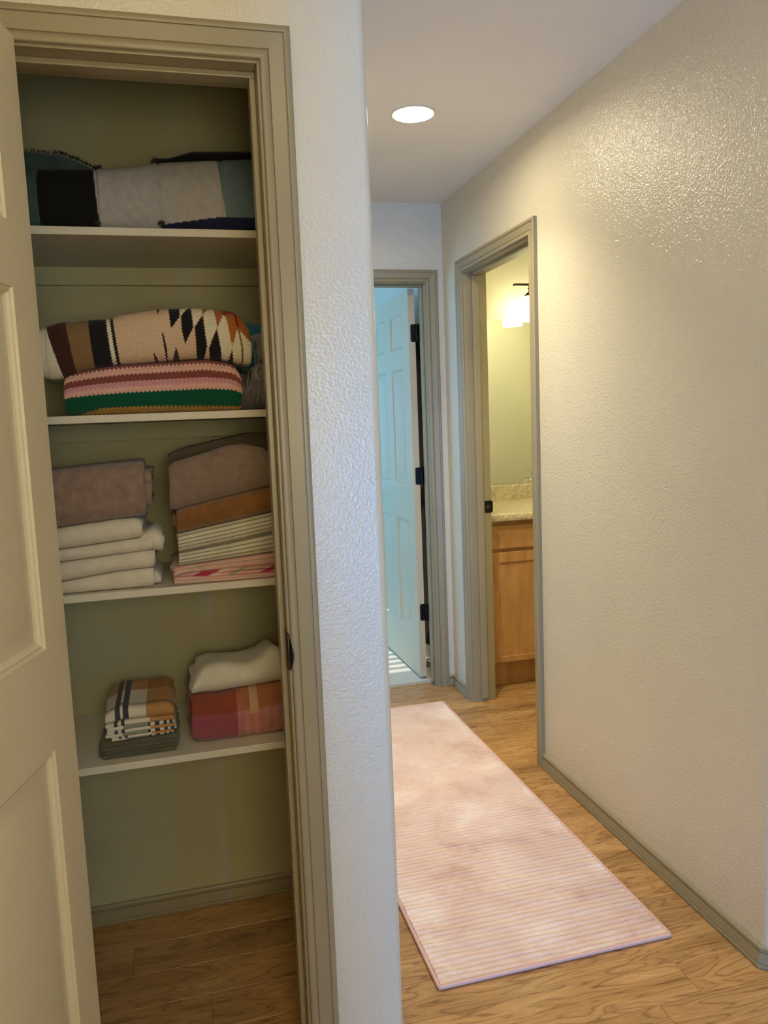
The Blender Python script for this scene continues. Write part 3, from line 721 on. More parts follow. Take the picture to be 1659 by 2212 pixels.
    bm = bmesh.new(); bm.from_mesh(me); bmesh.ops.recalc_face_normals(bm, faces=bm.faces); bm.to_mesh(me); bm.free()
    for p in me.polygons: p.use_smooth = True
    if colfn is not None:
        c = colfn(VX, VY_, VZ, SS, PN, UU).reshape(-1, 3)
        at = me.color_attributes.new('Col', 'FLOAT_COLOR', 'POINT')
        at.data.foreach_set('color', np.concatenate([c, np.ones((len(c), 1))], 1).astype(np.float32).ravel())
    if loc is None and parent is None: loc = ((xl + xr) / 2, (yf + yb) / 2, float(zbf(xm)[0]))
    return link(name, me, mat, parent, loc)

def fill(shape, c): return np.zeros(shape + (3,)) + np.array(c)
def inpoly(x, y, poly):
    r = np.zeros(x.shape, bool); n = len(poly)
    for i in range(n):
        x1, y1 = poly[i]; x2, y2 = poly[(i + 1) % n]
        if y1 == y2: continue
        c = ((y1 > y) != (y2 > y)) & (x < (x2 - x1) * (y - y1) / (y2 - y1) + x1); r ^= c
    return r

# ---- shelf 1: patchwork quilt
zq = SZ[1]
BLK, WHT, SLT, TEAL, NAVY = (0.006, 0.006, 0.007), (0.38, 0.36, 0.355), (0.13, 0.19, 0.23), (0.05, 0.085, 0.085), (0.012, 0.014, 0.05)
M_quilt = cloth('quilt_cotton', None, 700, 0.5, 0.001, 0.10, 0.1, vscale=60)
M_fray = cloth('frayed_seam_black', (0.008, 0.008, 0.009), 900, 0.3)
qx = empty('patchwork_quilt', (0.0, 2.0, zq), 'patchwork quilt of black, white and slate squares on the top shelf', 'quilt')
def qcol(X, Y, Z, S, PN, U):
    c = fill(X.shape, WHT); zz = (Z - zq) / 0.15
    c[X < -0.128 - 0.006 * zz] = BLK; c[X < -0.250] = TEAL
    c[X > 0.150 - 0.016 * zz] = SLT
    c[(Z < zq + 0.012 + 0.018 * np.clip((X - 0.005) / 0.13, 0, 1)) & (X > 0.002)] = NAVY
    return c
def seam(X, S, PN):
    d = np.minimum(np.abs(X + 0.129), np.minimum(np.abs(X - 0.004), np.minimum(np.abs(X - 0.143), np.abs(X + 0.25))))
    return -0.0035 * np.exp(-(d / 0.003) ** 2)
folded('front_fold', -0.345, 0.278, 1.893, 2.17, zq + 0.0005, [(-0.35, 1.965), (-0.13, 1.976), (-0.05, 1.984), (0.0, 1.993), (0.13, 2.004), (0.23, 2.012), (0.28, 2.0)],
       [(0, 1, 0), (0.82, 0.5, 0.03), (0.36, 0.12, 0.03)], 0.018, M_quilt, qx, nx=420, narc=70, power=0.55, rmax=0.035, amp=0.003, seed=3, colfn=qcol, disp=seam)
folded('upper_fold', -0.345, -0.118, 1.985, 2.20, 1.968, [(-0.345, 2.035), (-0.21, 2.032), (-0.17, 2.018), (-0.118, 1.99)],
       [(0, 1, 0)], 0.016, cloth('quilt_teal', TEAL, 700, 0.5, 0.001, 0.25), qx, nx=30, power=0.6, rmax=0.03, amp=0.004, seed=5)
folded('upper_fold', -0.008, 0.278, 1.935, 2.19, [(-0.01, 1.993), (0.13, 2.004), (0.28, 2.012)], [(-0.01, 2.010), (0.03, 2.012), (0.08, 2.030), (0.2, 2.036), (0.278, 2.033)],
       [(0, 1, 0)], 0.011, cloth('quilt_black', BLK, 700, 0.5, 0.001, 0.2), qx, nx=36, power=0.6, rmax=0.03, amp=0.003, seed=6)
def fringe(name, pts, length, dirv, mat, parent, n, spread, rad=0.0008, seed=1, droop=0.0, kink=0.006, sides=4):
    r = random.Random(seed); mb = MB(); pts = [Vector(p) for p in pts]
    for i in range(n):
        tt = r.random() * (len(pts) - 1); k_ = int(tt); f = tt - k_
        p = pts[k_].lerp(pts[min(k_ + 1, len(pts) - 1)], f)
        d = Vector(dirv) + Vector((r.uniform(-1, 1), r.uniform(-1, 1), r.uniform(-1, 1))) * spread; d.normalize()
        L = length * r.uniform(0.55, 1.1); q = [p]
        for s_ in range(1, 5):
            o = p + d * (L * s_ / 4) + Vector((r.uniform(-1, 1), r.uniform(-1, 1), r.uniform(-1, 1))) * kink
            o.z -= droop * (s_ / 4) ** 2; q.append(o)
        mb.tube(q, [rad, rad, rad, rad, rad * 0.5], sides)
    o = mb.build(name, mat, parent); tag(o, None, None, None, 'stuff'); return o
fringe('frayed_seam', [(-0.128, 1.93, 1.972), (-0.126, 1.96, 1.985), (-0.128, 1.99, 1.995)], 0.012, (0, -0.2, 0.8), M_fray, qx, 90, 1.0, 0.0010, 2, kink=0.002)
fringe('frayed_seam', [(0.004, 1.915, 1.988), (0.0, 1.94, 2.0), (-0.002, 1.96, 2.006)], 0.012, (-0.3, -0.3, 0.9), M_fray, qx, 90, 1.0, 0.0010, 3, kink=0.002)
fringe('frayed_seam', [(-0.136, 1.890, zq + 0.012), (-0.130, 1.886, zq + 0.010)], 0.008, (0.2, -1, -0.1), M_fray, qx, 50, 0.9, 0.0010, 4, kink=0.002)
fringe('frayed_seam', [(0.000, 1.892, zq + 0.014), (0.010, 1.888, zq + 0.011)], 0.008, (-0.3, -1, -0.1), M_fray, qx, 50, 0.9, 0.0010, 5, kink=0.002)
fringe('frayed_seam', [(-0.345, 2.0, 2.034), (-0.21, 2.0, 2.031), (-0.17, 2.0, 2.018), (-0.125, 2.0, 1.995)], 0.008, (0, 0, 1), M_fray, qx, 160, 0.9, 0.0008, 6, kink=0.002)

# ---- shelf 2: woven geometric blanket over a crochet blanket, fringed throw at the back
z2 = SZ[2]
def wx(px): return -0.2648 + (px - 92) * 0.0010045
def wz(py): return 1.6712 - (py - 667) * 0.001022
KB, KC, KT, KO, KR, KM, KBR = (0.012, 0.011, 0.014), (0.73, 0.69, 0.55), (0.66, 0.48, 0.33), (0.40, 0.135, 0.03), (0.26, 0.018, 0.012), (0.06, 0.022, 0.016), (0.24, 0.145, 0.065)
blk = [[(335, 660), (347, 660), (336, 682)], [(360, 655), (386, 655), (384, 688), (364, 713)], [(388, 684), (410, 660), (413, 710), (392, 748), (387, 715)],
       [(416, 711), (434, 684), (441, 752), (430, 790), (417, 790)], [(445, 757), (464, 716), (472, 761), (473, 800), (447, 800)], [(486, 790), (497, 762), (500, 800), (484, 805)]]
wht = [[(385, 655), (410, 655), (387, 686)], [(412, 655), (436, 655), (435, 685), (414, 710)], [(437, 681), (446, 672), (460, 660), (466, 711), (443, 756), (439, 731)],
       [(466, 714), (481, 683), (487, 688), (490, 705), (497, 758), (484, 782), (473, 800), (472, 762)], [(498, 757), (508, 722), (513, 714), (517, 720), (530, 735), (545, 750), (550, 820), (500, 820)]]
def kcol(X, Y, Z, S, PN, U):
    px = 92 + (X + 0.2648) / 0.0010045; py = 667 + (1.6712 - Z) / 0.001022
    back = Y > 1.95
    sl = (py - 700) / 100.0
    c = fill(X.shape, KT)
    c[px > 434 + 12 * np.sin(py * 0.2) * 0] = KO
    c[(px > 434) & (py > 745)] = KT
    jag = 1.2 * np.sin(py * 1.1)
    c[px < 241 + 9 * sl + jag] = KB; c[px < 234 + 9 * sl + jag] = KC; c[px < 226 + 8 * sl + jag] = KB
    c[px < 188 + 7 * sl] = KBR; c[px < 141 + 14 * sl] = KM; c[px < 98 + 26 * sl] = KC
    jx = px + 0.9 * np.sin(py * 0.9) ; 
    for p in wht: c[inpoly(jx, py, p)] = KC
    for p in blk: c[inpoly(jx, py, p)] = KB
    c[inpoly(px, py, [(478, 655), (515, 655), (512, 682), (480, 681)])] = KR
    c[inpoly(px, py, [(506, 680), (511, 680), (516, 712), (510, 712)])] = KR
    c[inpoly(jx, py, [(512, 714), (515, 714), (522, 760), (520, 820), (517, 820), (518, 760)])] = (0.2, 0.06, 0.02)
    c[inpoly(jx, py, [(343, 722), (346, 722), (352, 755), (352, 782), (349, 782)])] = KB
    c[inpoly(jx, py, [(322, 763), (329, 775), (336, 800), (324, 800)])] = (0.05, 0.02, 0.03)
    c[inpoly(jx, py, [(372, 752), (378, 775), (380, 800), (360, 800), (365, 775)])] = (0.05, 0.02, 0.03)
    return c
def kdisp(X, S, PN):
    g = 0.0007 * np.sin(X * 2 * np.pi / 0.0042) * np.sin(S * 2 * np.pi / 0.0048)
    shag = 0.0035 * np.abs(np.sin(X * 900 + 3 * np.sin(S * 340)) * np.sin(S * 610 + 2 * np.sin(X * 420)))
    px = 92 + (X + 0.2648) / 0.0010045
    return np.where((px > 98) & (px < 150), shag, g)
M_kilim = cloth('kilim_weave', None, 900, 0.6, 0.001, 0.10, 0.15, vscale=200)
kz_t = [(-0.30, 1.618), (-0.262, 1.630), (-0.232, 1.640), (-0.16, 1.650), (-0.125, 1.650), (-0.10, 1.660), (-0.014, 1.6715), (0.06, 1.6725), (0.147, 1.665), (0.165, 1.655), (0.19, 1.62)]
kz_b = [(-0.30, 1.530), (-0.262, 1.519), (-0.235, 1.519), (-0.19, 1.534), (-0.13, 1.547), (-0.02, 1.553), (0.05, 1.558), (0.12, 1.554), (0.15, 1.546), (0.19, 1.540)]
tag(folded('woven_blanket', -0.288, 0.186, 1.884, 2.12, kz_b, kz_t, [(0, 1, 0), (0.80, 0.55, 0.03), (0.42, 0.14, 0.025)], 0.013, M_kilim, None, nx=420, narc=90, nstr=10, power=0.6, rmax=0.038,
           amp=0.0025, seed=9, colfn=kcol, disp=kdisp, endvar=0.004, endr=0.012), 'tan handwoven blanket with black zigzags and orange end, on top of crochet blanket', 'blanket')

CP, CMA, CPK, CPL, CG, CMU = (0.70, 0.42, 0.36), (0.24, 0.065, 0.055), (0.62, 0.30, 0.35), (0.74, 0.43, 0.38), (0.0, 0.085, 0.042), (0.40, 0.22, 0.045)
ROW = 0.0092
def crow(X, S): return S + 0.0022 * np.abs(np.sin(X * np.pi / 0.0092))
def ccol(X, Y, Z, S, PN, U):
    hgt = PN + 0.035 * np.sin(X * 2 * np.pi / 0.0092) * 0.4
    tl = np.clip((X + 0.19) / 0.05, 0, 1); lo = 0.20 * np.clip((X + 0.215) / 0.06, 0, 1) * np.clip(1 - (X + 0.06) / 0.5, 0.5, 1)
    c = fill(X.shape, CPL)
    c[hgt < 0.80] = CMA; c[hgt > 0.93] = CMA
    c[hgt < 0.66] = CPK; c[hgt < 0.55] = CPL
    c[hgt < 0.42] = CG; c[hgt < lo * 0.62] = CMU
    return c
def cdisp(X, S, PN):
    k_ = np.floor(S / ROW); xx = X + 0.5 * 0.0092 * (k_ % 2) + 0.3 * (S - k_ * ROW)
    a = np.abs(np.sin(np.pi * S / ROW)) ** 0.5; b = np.abs(np.sin(np.pi * xx / 0.0092)) ** 0.6
    return 0.0034 * a * (0.45 + 0.55 * b) - 0.0022
M_crochet = cloth('crochet_yarn', None, 1100, 0.5, 0.0009, 0.10, 0.25, vscale=300)
cr = empty('crochet_blanket', (-0.035, 2.0, z2), 'crochet blanket with pink, maroon, green and mustard stripes on the second shelf', 'blanket')
cz_t = [(-0.24, 1.512), (-0.225, 1.528), (-0.16, 1.541), (-0.10, 1.548), (0.0, 1.553), (0.08, 1.556), (0.135, 1.547), (0.155, 1.532), (0.17, 1.50)]
folded('outer_fold', -0.230, 0.160, 1.889, 2.14, z2 + 0.0006, cz_t, [(0, 1, 0)], 0.016, M_crochet, cr, nx=380, narc=130, nstr=10, power=0.55, rmax=0.040, amp=0.0015, seed=12, colfn=ccol, disp=cdisp, endvar=0.003, endr=0.014)
folded('inner_fold', -0.222, 0.152, 1.93, 2.13, z2 + 0.018, [(-0.24, 1.497), (-0.1, 1.530), (0.1, 1.535), (0.17, 1.51)], [(0.05, 0.45, 0), (0.6, 0.95, 0)], 0.016, cloth('crochet_inner', CMA, 900, 0.6), cr, nx=30, amp=0.003, seed=14)

M_throw = cloth('grey_throw_wool', (0.21, 0.20, 0.20), 600, 0.7, 0.002, 0.2)
M_throwb = cloth('blue_throw_wool', (0.02, 0.17, 0.28), 600, 0.7, 0.002, 0.2)
M_fringe = cloth('throw_fringe', (0.34, 0.32, 0.33), 600, 0.5, 0.001, 0.2)
th = empty('fringed_throw', (0.22, 2.05, z2), 'blue and grey fringed throw at the right of the crochet blanket', 'blanket')
folded('blue_corner', 0.168, 0.280, 1.965, 2.14, [(0.16, z2 + 0.10), (0.28, z2 + 0.075)], [(0.16, 1.660), (0.20, 1.652), (0.28, 1.625)], [(0, 1, 0), (0.78, 0.25, 0.02)], 0.012, M_throwb, th, nx=24, amp=0.005, seed=22)
folded('grey_corner', 0.160, 0.280, 1.99, 2.14, z2 + 0.0006, z2 + 0.095, [(0, 1, 0), (0.8, 0.25, 0.02)], 0.014, M_throw, th, nx=20, amp=0.005, seed=24)
fringe('fringe', [(0.195, 1.962, 1.615), (0.215, 1.958, 1.62), (0.235, 1.958, 1.61), (0.26, 1.96, 1.60)], 0.075, (0.15, -0.12, -1), M_fringe, th, 150, 0.30, 0.0010, 31, kink=0.006)
fringe('fringe', [(0.185, 1.955, 1.535), (0.21, 1.95, 1.55), (0.225, 1.945, 1.54), (0.25, 1.95, 1.53)], 0.085, (0.0, -0.05, -1), M_fringe, th, 150, 0.22, 0.0010, 32, kink=0.005)
kn_ = MB()
rr_ = random.Random(8)
for cx_, cy_, cz_, R in ((0.208, 1.945, 1.522, 0.017), (0.222, 1.952, 1.575, 0.016)):
    for i in range(46):
        a0 = rr_.uniform(0, 6.28); b0 = rr_.uniform(-1.2, 1.2); pts = []
        for j in range(7):
            a = a0 + j * 0.45; pts.append((cx_ + R * math.cos(a) * math.cos(b0), cy_ + R * math.sin(b0) * 0.8 + 0.4 * R * math.sin(a), cz_ + R * math.sin(a)))
        kn_.tube(pts, 0.0011, 4)
tag(kn_.build('fringe_knot', M_fringe, th), None, None, None, 'stuff')

# ---- shelf 3, left stack
z3 = SZ[3]
M_plush = cloth('brown_plush', (0.30, 0.20, 0.155), 330, 0.9, 0.003, 0.20, 0.4, vscale=45)
M_terry = cloth('cream_terry', (0.72, 0.66, 0.54), 420, 0.8, 0.0022, 0.06, 0.25)
tow_b = [(-0.36, 1.183), (-0.27, 1.187), (-0.15, 1.197), (-0.07, 1.201)]; tow_t = [(-0.36, 1.308), (-0.27, 1.314), (-0.16, 1.322), (-0.085, 1.326), (-0.07, 1.32)]
bp = empty('bath_towel', (-0.21, 2.02, 1.19), 'brown plush bath towel on top of the cream towels', 'towel', 'towels on the third shelf')
folded('outer_fold', -0.365, -0.076, 1.897, 2.14, tow_b, tow_t, [(0, 1, 0)], 0.020, M_plush, bp, nx=50, narc=24, power=0.45, rmax=0.03, amp=0.002, seed=40, endvar=0.004)
folded('inner_fold', -0.36, -0.060, 1.922, 2.13, [(-0.36, 1.206), (-0.06, 1.222)], [(-0.36, 1.289), (-0.06, 1.306)], [(0.0, 0.62, 0), (0.72, 1.0, 0.008)], 0.014, M_plush, bp, nx=36, power=0.6, amp=0.003, seed=42, endvar=0.006)
MB().tube([(-0.217, 1.8945, 1.276), (-0.214, 1.8935, 1.266), (-0.208, 1.893, 1.259), (-0.199, 1.893, 1.2555), (-0.194, 1.8935, 1.2555)], [0.0004, 0.0007, 0.0007, 0.0007, 0.0003], 6).build('loose_thread', plain('white_thread', (0.8, 0.76, 0.68), 0.8), bp)
wa_b = [(-0.36, 1.104), (-0.27, 1.1085), (-0.1, 1.119), (-0.045, 1.122)]; wa_t = tow_b
wt1 = empty('bath_towel', (-0.21, 2.02, 1.11), 'upper cream towel with a bulging end, under the brown plush towel', 'towel', 'towels on the third shelf')
mid1 = [(-0.36, 1.130), (-0.27, 1.136), (-0.1, 1.1485), (-0.045, 1.158)]
folded('upper_fold', -0.365, -0.084, 1.900, 2.14, [(a, b + 0.0005) for a, b in mid1], [(-0.36, 1.1825), (-0.27, 1.1865), (-0.15, 1.1965), (-0.10, 1.197), (-0.08, 1.188)], [(0, 1, 0)], 0.0175, M_terry, wt1, nx=40, power=0.55, amp=0.002, seed=50, endr=0.014)
folded('lower_fold', -0.365, -0.062, 1.899, 2.14, wa_b, mid1, [(0, 1, 0)], 0.0135, M_terry, wt1, nx=40, power=0.55, amp=0.0015, seed=52, endr=0.006)
folded('rolled_end', -0.092, -0.044, 1.906, 2.05, [(-0.092, 1.128), (-0.07, 1.118), (-0.045, 1.112)], [(-0.092, 1.158), (-0.06, 1.171), (-0.045, 1.160)], [(0, 1, 0), (0.7, 0.3, 0.012)], 0.014, M_terry, wt1, nx=16, power=0.8, amp=0.004, seed=54, endr=0.012)
wt2 = empty('bath_towel', (-0.21, 2.02, z3), 'lower cream towel lying directly on the third shelf', 'towel', 'towels on the third shelf')
mid2 = [(-0.36, 1.055), (-0.27, 1.062), (-0.15, 1.076), (-0.06, 1.0785)]
folded('upper_fold', -0.365, -0.064, 1.899, 2.14, [(a, b + 0.0005) for a, b in mid2], [(a, b - 0.0005) for a, b in wa_b], [(0, 1, 0)], 0.0195, M_terry, wt2, nx=40, power=0.5, amp=0.0015, seed=56, endr=0.008)
folded('lower_fold', -0.365, -0.070, 1.899, 2.14, z3 + 0.0006, mid2, [(0, 1, 0)], 0.0145, M_terry, wt2, nx=40, power=0.5, amp=0.001, seed=58, endr=0.006)
folded('tucked_end', -0.085, -0.052, 1.925, 2.07, z3 + 0.0008, [(-0.085, 1.075), (-0.06, 1.068), (-0.05, 1.05)], [(0, 1, 0), (0.72, 0.3, 0.01)], 0.013, M_terry, wt2, nx=12, power=0.9, amp=0.003, seed=59)

# ---- shelf 3, right stack
XR = 0.276
M_mauve = cloth('mauve_plush', (0.27, 0.185, 0.145), 380, 0.8, 0.0025, 0.14, 0.4, vscale=50)
M_rust = cloth('rust_plush', (0.26, 0.115, 0.032), 380, 0.8, 0.0025, 0.18, 0.4, vscale=40)
pk_t = [(-0.03, 1.070), (-0.012, 1.0765), (0.1, 1.084), (0.223, 1.092), (0.28, 1.093)]
st_m = [(-0.02, 1.107), (0.0, 1.109), (0.1, 1.121), (0.223, 1.140), (0.28, 1.146)]
st_t = [(-0.02, 1.149), (0.0, 1.155), (0.1, 1.171), (0.223, 1.191), (0.28, 1.197)]
ru_t = [(-0.02, 1.206), (0.0, 1.212), (0.1, 1.232), (0.223, 1.254), (0.28, 1.26)]
ma_t = [(-0.03, 1.300), (-0.015, 1.318), (0.04, 1.331), (0.08, 1.341), (0.115, 1.352), (0.155, 1.356), (0.205, 1.345), (0.218, 1.33), (0.235, 1.30)]
mv = empty('bath_towel', (0.1, 2.02, 1.23), 'mauve brown plush towel at the top of the right stack', 'towel', 'towels on the third shelf')
folded('outer_fold', -0.020, 0.232, 1.893, 2.13, [(a, b + 0.0006) for a, b in ru_t], ma_t, [(0, 1, 0)], 0.022, M_mauve, mv, nx=50, narc=24, power=0.5, rmax=0.03, amp=0.002, seed=60, endr=0.016)
folded('inner_fold', -0.016, 0.225, 1.925, 2.12, [(-0.02, 1.232), (0.23, 1.276)], [(-0.02, 1.292), (0.1, 1.326), (0.23, 1.31)], [(0.0, 0.6, 0), (0.75, 1, 0.01)], 0.016, M_mauve, mv, nx=30, power=0.6, amp=0.002, seed=62)
folded('top_layer', -0.018, 0.262, 1.96, 2.15, [(-0.02, 1.316), (0.04, 1.331), (0.13, 1.352), (0.23, 1.33)], [(-0.02, 1.334), (0.03, 1.352), (0.10, 1.366), (0.18, 1.380), (0.276, 1.378)], [(0, 1, 0)], 0.009, cloth('mauve_plush_shaded', (0.10, 0.075, 0.05), 380, 0.8, 0.0025), mv, nx=30, power=0.7, amp=0.002, seed=63)  # rear ply of the mauve towel, shade put into its darker colour
ru = empty('bath_towel', (0.13, 2.02, 1.18), 'rust brown plush towel between mauve towel and striped towels', 'towel', 'towels on the third shelf')
folded('outer_fold', -0.010, XR, 1.896, 2.13, [(a, b + 0.0006) for a, b in st_t], ru_t, [(0, 1, 0)], 0.018, M_rust, ru, nx=44, narc=20, power=0.5, amp=0.0015, seed=64, endr=0.01)
folded('inner_fold', -0.018, XR - 0.01, 1.915, 2.12, [(-0.02, 1.168), (0.276, 1.213)], [(-0.02, 1.196), (0.276, 1.243)], [(0, 1, 0)], 0.010, M_rust, ru, nx=30, amp=0.002, seed=66)
SW, SG = (0.70, 0.66, 0.54), (0.33, 0.32, 0.20)
def scol(base_h, pitch_, duty):
    def f(X, Y, Z, S, PN, U):
        c = fill(X.shape, SW); ph_ = (S / pitch_) % 1.0; c[ph_ < duty] = SG; return c
    return f
def pile_edge(X, S, PN): return 0.0009 * np.sin(X * 2 * np.pi / 0.0026) * np.sin(S * 2 * np.pi / 0.0032)
M_stripe = cloth('striped_terry', None, 600, 0.7, 0.0018, 0.05, 0.2)
s1 = folded('hand_towel', -0.014, XR, 1.894, 2.12, [(a, b + 0.0006) for a, b in st_m], st_t, [(0, 1, 0)], 0.013, M_stripe, None, nx=220, narc=70, power=0.5, amp=0.0015, seed=70, colfn=scol(0, 0.0100, 0.33), disp=pile_edge, endr=0.006)
tag(s1, 'upper green and white striped towel under the rust towel', 'towel', 'towels on the third shelf')
s2_ = folded('hand_towel', -0.012, XR, 1.892, 2.12, [(a, b + 0.0006) for a, b in pk_t], st_m, [(0, 1, 0)], 0.012, M_stripe, None, nx=220, narc=70, power=0.5, amp=0.0012, seed=72, colfn=scol(0, 0.0100, 0.33), disp=pile_edge, endr=0.006)
tag(s2_, 'lower green and white striped towel resting on the pink towel', 'towel', 'towels on the third shelf')
PK, PG, PM, PP = (0.70, 0.40, 0.36), (0.33, 0.34, 0.19), (0.50, 0.04, 0.10), (0.76, 0.58, 0.50)
def pcol(X, Y, Z, S, PN, U):
    c = fill(X.shape, PK)
    c[(PN > 0.60) & (PN < 0.70)] = PG; c[(PN < 0.26) & (PN > 0.10) & (X < 0.07)] = PG; c[(PN > 0.26) & (PN < 0.33)] = PP
    return c
pt = empty('beach_towel', (0.12, 2.02, z3), 'pink beach towel with green stripes at the bottom of the right stack', 'towel', 'towels on the third shelf')
folded('upper_fold', -0.028, XR, 1.888, 2.12, [(-0.03, z3 + 0.016), (0.0, z3 + 0.026), (0.1, z3 + 0.030), (0.28, z3 + 0.032)], pk_t, [(0, 1, 0)], 0.009, cloth('pink_terry', None, 600, 0.5, 0.001, 0.08), pt, nx=120, narc=40, power=0.6, amp=0.002, seed=74, colfn=pcol, endr=0.006)
folded('lower_fold', -0.026, XR, 1.890, 2.12, z3 + 0.0006, [(-0.03, z3 + 0.020), (0.03, z3 + 0.017), (0.12, z3 + 0.012), (0.28, z3 + 0.010)], [(0, 1, 0)], 0.0048, bpy.data.materials['pink_terry'], pt, nx=120, narc=40, power=0.6, amp=0.001, seed=76, colfn=pcol, endr=0.006)
def pcol2(X, Y, Z, S, PN, U):
    c = fill(X.shape, PK); q = X - 2.2 * (Z - z3); c[(q > -0.02) & (q < 0.022)] = PM; c[(q > 0.022) & (q < 0.045)] = PP; c[(q > 0.07) & (q < 0.085)] = PG; c[(q > 0.15) & (q < 0.175)] = PM; return c
folded('inner_fold', -0.018, XR, 1.898, 2.12, [(-0.02, z3 + 0.014), (0.1, z3 + 0.011), (0.28, z3 + 0.010)], [(-0.02, z3 + 0.024), (0.05, z3 + 0.031), (0.28, z3 + 0.030)], [(0, 0.35, 0.004), (0.6, 1, 0)], 0.005, bpy.data.materials['pink_terry'], pt, nx=100, narc=16, power=0.8, amp=0.003, seed=78, colfn=pcol2, endr=0.004, fq=40)

# ---- shelf 4, napkins
z4 = SZ[4]
OL = (0.105, 0.10, 0.06)
nap = empty('cloth_napkins', (-0.125, 2.0, z4), 'dark olive folded cloth napkins beneath the plaid napkins', 'napkin')
M_olive = cloth('olive_linen', OL, 900, 0.4, 0.0008, 0.15)
folded('napkin_fold', -0.216, -0.042, 1.914, 2.11, z4 + 0.0006, [(-0.22, z4 + 0.040), (-0.04, z4 + 0.043)],
       [(0.0, 0.16, 0.0), (0.26, 0.42, 0.004), (0.52, 0.66, 0.001), (0.76, 0.96, 0.005)], 0.0042, M_olive, nap, nx=50, narc=12, power=0.8, amp=0.0018, seed=80, endvar=0.010, fq=50)
folded('napkin_edge', -0.224, -0.155, 1.93, 2.10, z4 + 0.0008, z4 + 0.036, [(0.0, 0.3, 0.0), (0.5, 0.9, 0.004)], 0.005, M_olive, nap, nx=24, amp=0.003, seed=82, fq=40)
NB, NO, NOD, NW, NSG = (0.055, 0.055, 0.075), (0.46, 0.235, 0.09), (0.36, 0.145, 0.03), (0.66, 0.60, 0.50), (0.24, 0.26, 0.20)
M_plaid = cloth('plaid_linen', None, 1100, 0.35, 0.0006, 0.06, 0.1)
pl = empty('plaid_napkins', (-0.12, 2.0, z4 + 0.05), 'white and orange plaid cloth napkins stacked on the lowest shelf', 'napkin')
def plaid_top(X, Y, Z, S, PN, U):
    c = fill(X.shape, NW); xx = U
    c[xx > 0.60] = NO
    weft = (Y > 2.045) & (PN > 0.5)
    c[weft] = NO; c[weft & (xx > 0.60)] = NOD
    lines = (xx > 0.15) & (xx < 0.225) | (xx > 0.265) & (xx < 0.345)
    c[lines] = NB
    for a, b in ((1.9345, 1.9385), (1.9430, 1.9470)):
        c[(Y > a) & (Y < b) & (PN > 0.5) & (Z > z4 + 0.095)] = NB
    return c
def plaid_low(X, Y, Z, S, PN, U):
    c = fill(X.shape, NW); lo = PN < 0.5
    c[lo & (U > 0.24) & (U < 0.64)] = NSG
    for a, b in ((0.60, 0.64), (0.70, 0.77), (0.83, 0.88), (0.92, 0.97)): c[lo & (U > a) & (U < b)] = NB
    up_ = ~lo
    c[up_ & (U > 0.64)] = NO; c[up_ & (U > 0.12) & (U < 0.17) | up_ & (U > 0.215) & (U < 0.265)] = NB
    return c
zt_n = z4 + 0.044
folded('napkin_top', -0.207, -0.046, 1.920, 2.125, [(-0.21, zt_n + 0.038), (-0.16, zt_n + 0.046), (-0.045, zt_n + 0.042)], [(-0.21, zt_n + 0.062), (-0.17, zt_n + 0.080), (-0.12, zt_n + 0.074), (-0.06, zt_n + 0.076), (-0.045, zt_n + 0.062)],
       [(0, 1, 0)], 0.0065, M_plaid, pl, nx=170, narc=40, nstr=60, power=0.75, rmax=0.022, amp=0.003, seed=84, colfn=plaid_top, endr=0.006, fq=34)
folded('napkin_middle', -0.204, -0.046, 1.917, 2.10, [(-0.21, zt_n + 0.021), (-0.045, zt_n + 0.023)], [(-0.21, zt_n + 0.040), (-0.16, zt_n + 0.046), (-0.045, zt_n + 0.043)], [(0, 0.40, 0.002), (0.62, 1, 0.001)], 0.0055, M_plaid, pl, nx=170, narc=20, power=0.75, amp=0.002, seed=86, colfn=plaid_low, endr=0.005, fq=40)
folded('napkin_lower', -0.205, -0.046, 1.916, 2.10, [(-0.21, zt_n + 0.006), (-0.045, zt_n + 0.010)], [(-0.21, zt_n + 0.0225), (-0.12, zt_n + 0.0265), (-0.045, zt_n + 0.024)], [(0, 0.40, 0.001), (0.62, 1, 0.001)], 0.005, M_plaid, pl, nx=170, narc=20, power=0.75, amp=0.002, seed=88, colfn=plaid_low, endr=0.005, fq=40)
folded('napkin_bottom', -0.196, -0.048, 1.915, 2.10, [(-0.21, zt_n - 0.0035), (-0.045, zt_n + 0.0005)], [(-0.21, zt_n + 0.008), (-0.045, zt_n + 0.0105)], [(0, 1, 0)], 0.0045, M_plaid, pl, nx=170, narc=20, power=0.75, amp=0.0015, seed=90, colfn=plaid_low, endr=0.005, fq=40)
# ---- shelf 4, red plaid blanket with a white throw on it
RB, RD, RPK = (0.30, 0.075, 0.105), (0.25, 0.058, 0.035), (0.45, 0.19, 0.18)
def rcol(X, Y, Z, S, PN, U):
    c = fill(X.shape, RB)
    c[(X > 0.105)] = RPK
    s_ = (X > 0.105); c[s_] = c[s_] * (1 + 0.10 * np.sin(X[s_] * 260)[:, None])
    w_ = (PN > 0.62)
    c[w_] = RD; c[w_ & (X > 0.105)] = (0.36, 0.13, 0.07)
    c[(X > 0.135) & (X < 0.155) & (PN > 0.5)] = (0.50, 0.33, 0.20)
    return c
M_red = cloth('red_plaid_wool', None, 700, 0.5, 0.0012, 0.12)
rz_t = [(-0.02, 0.735), (0.0, 0.748), (0.06, 0.742), (0.15, 0.748), (0.22, 0.752), (0.28, 0.752)]
rb = empty('plaid_blanket', (0.13, 2.03, z4), 'red and pink plaid blanket folded on the lowest shelf', 'blanket')
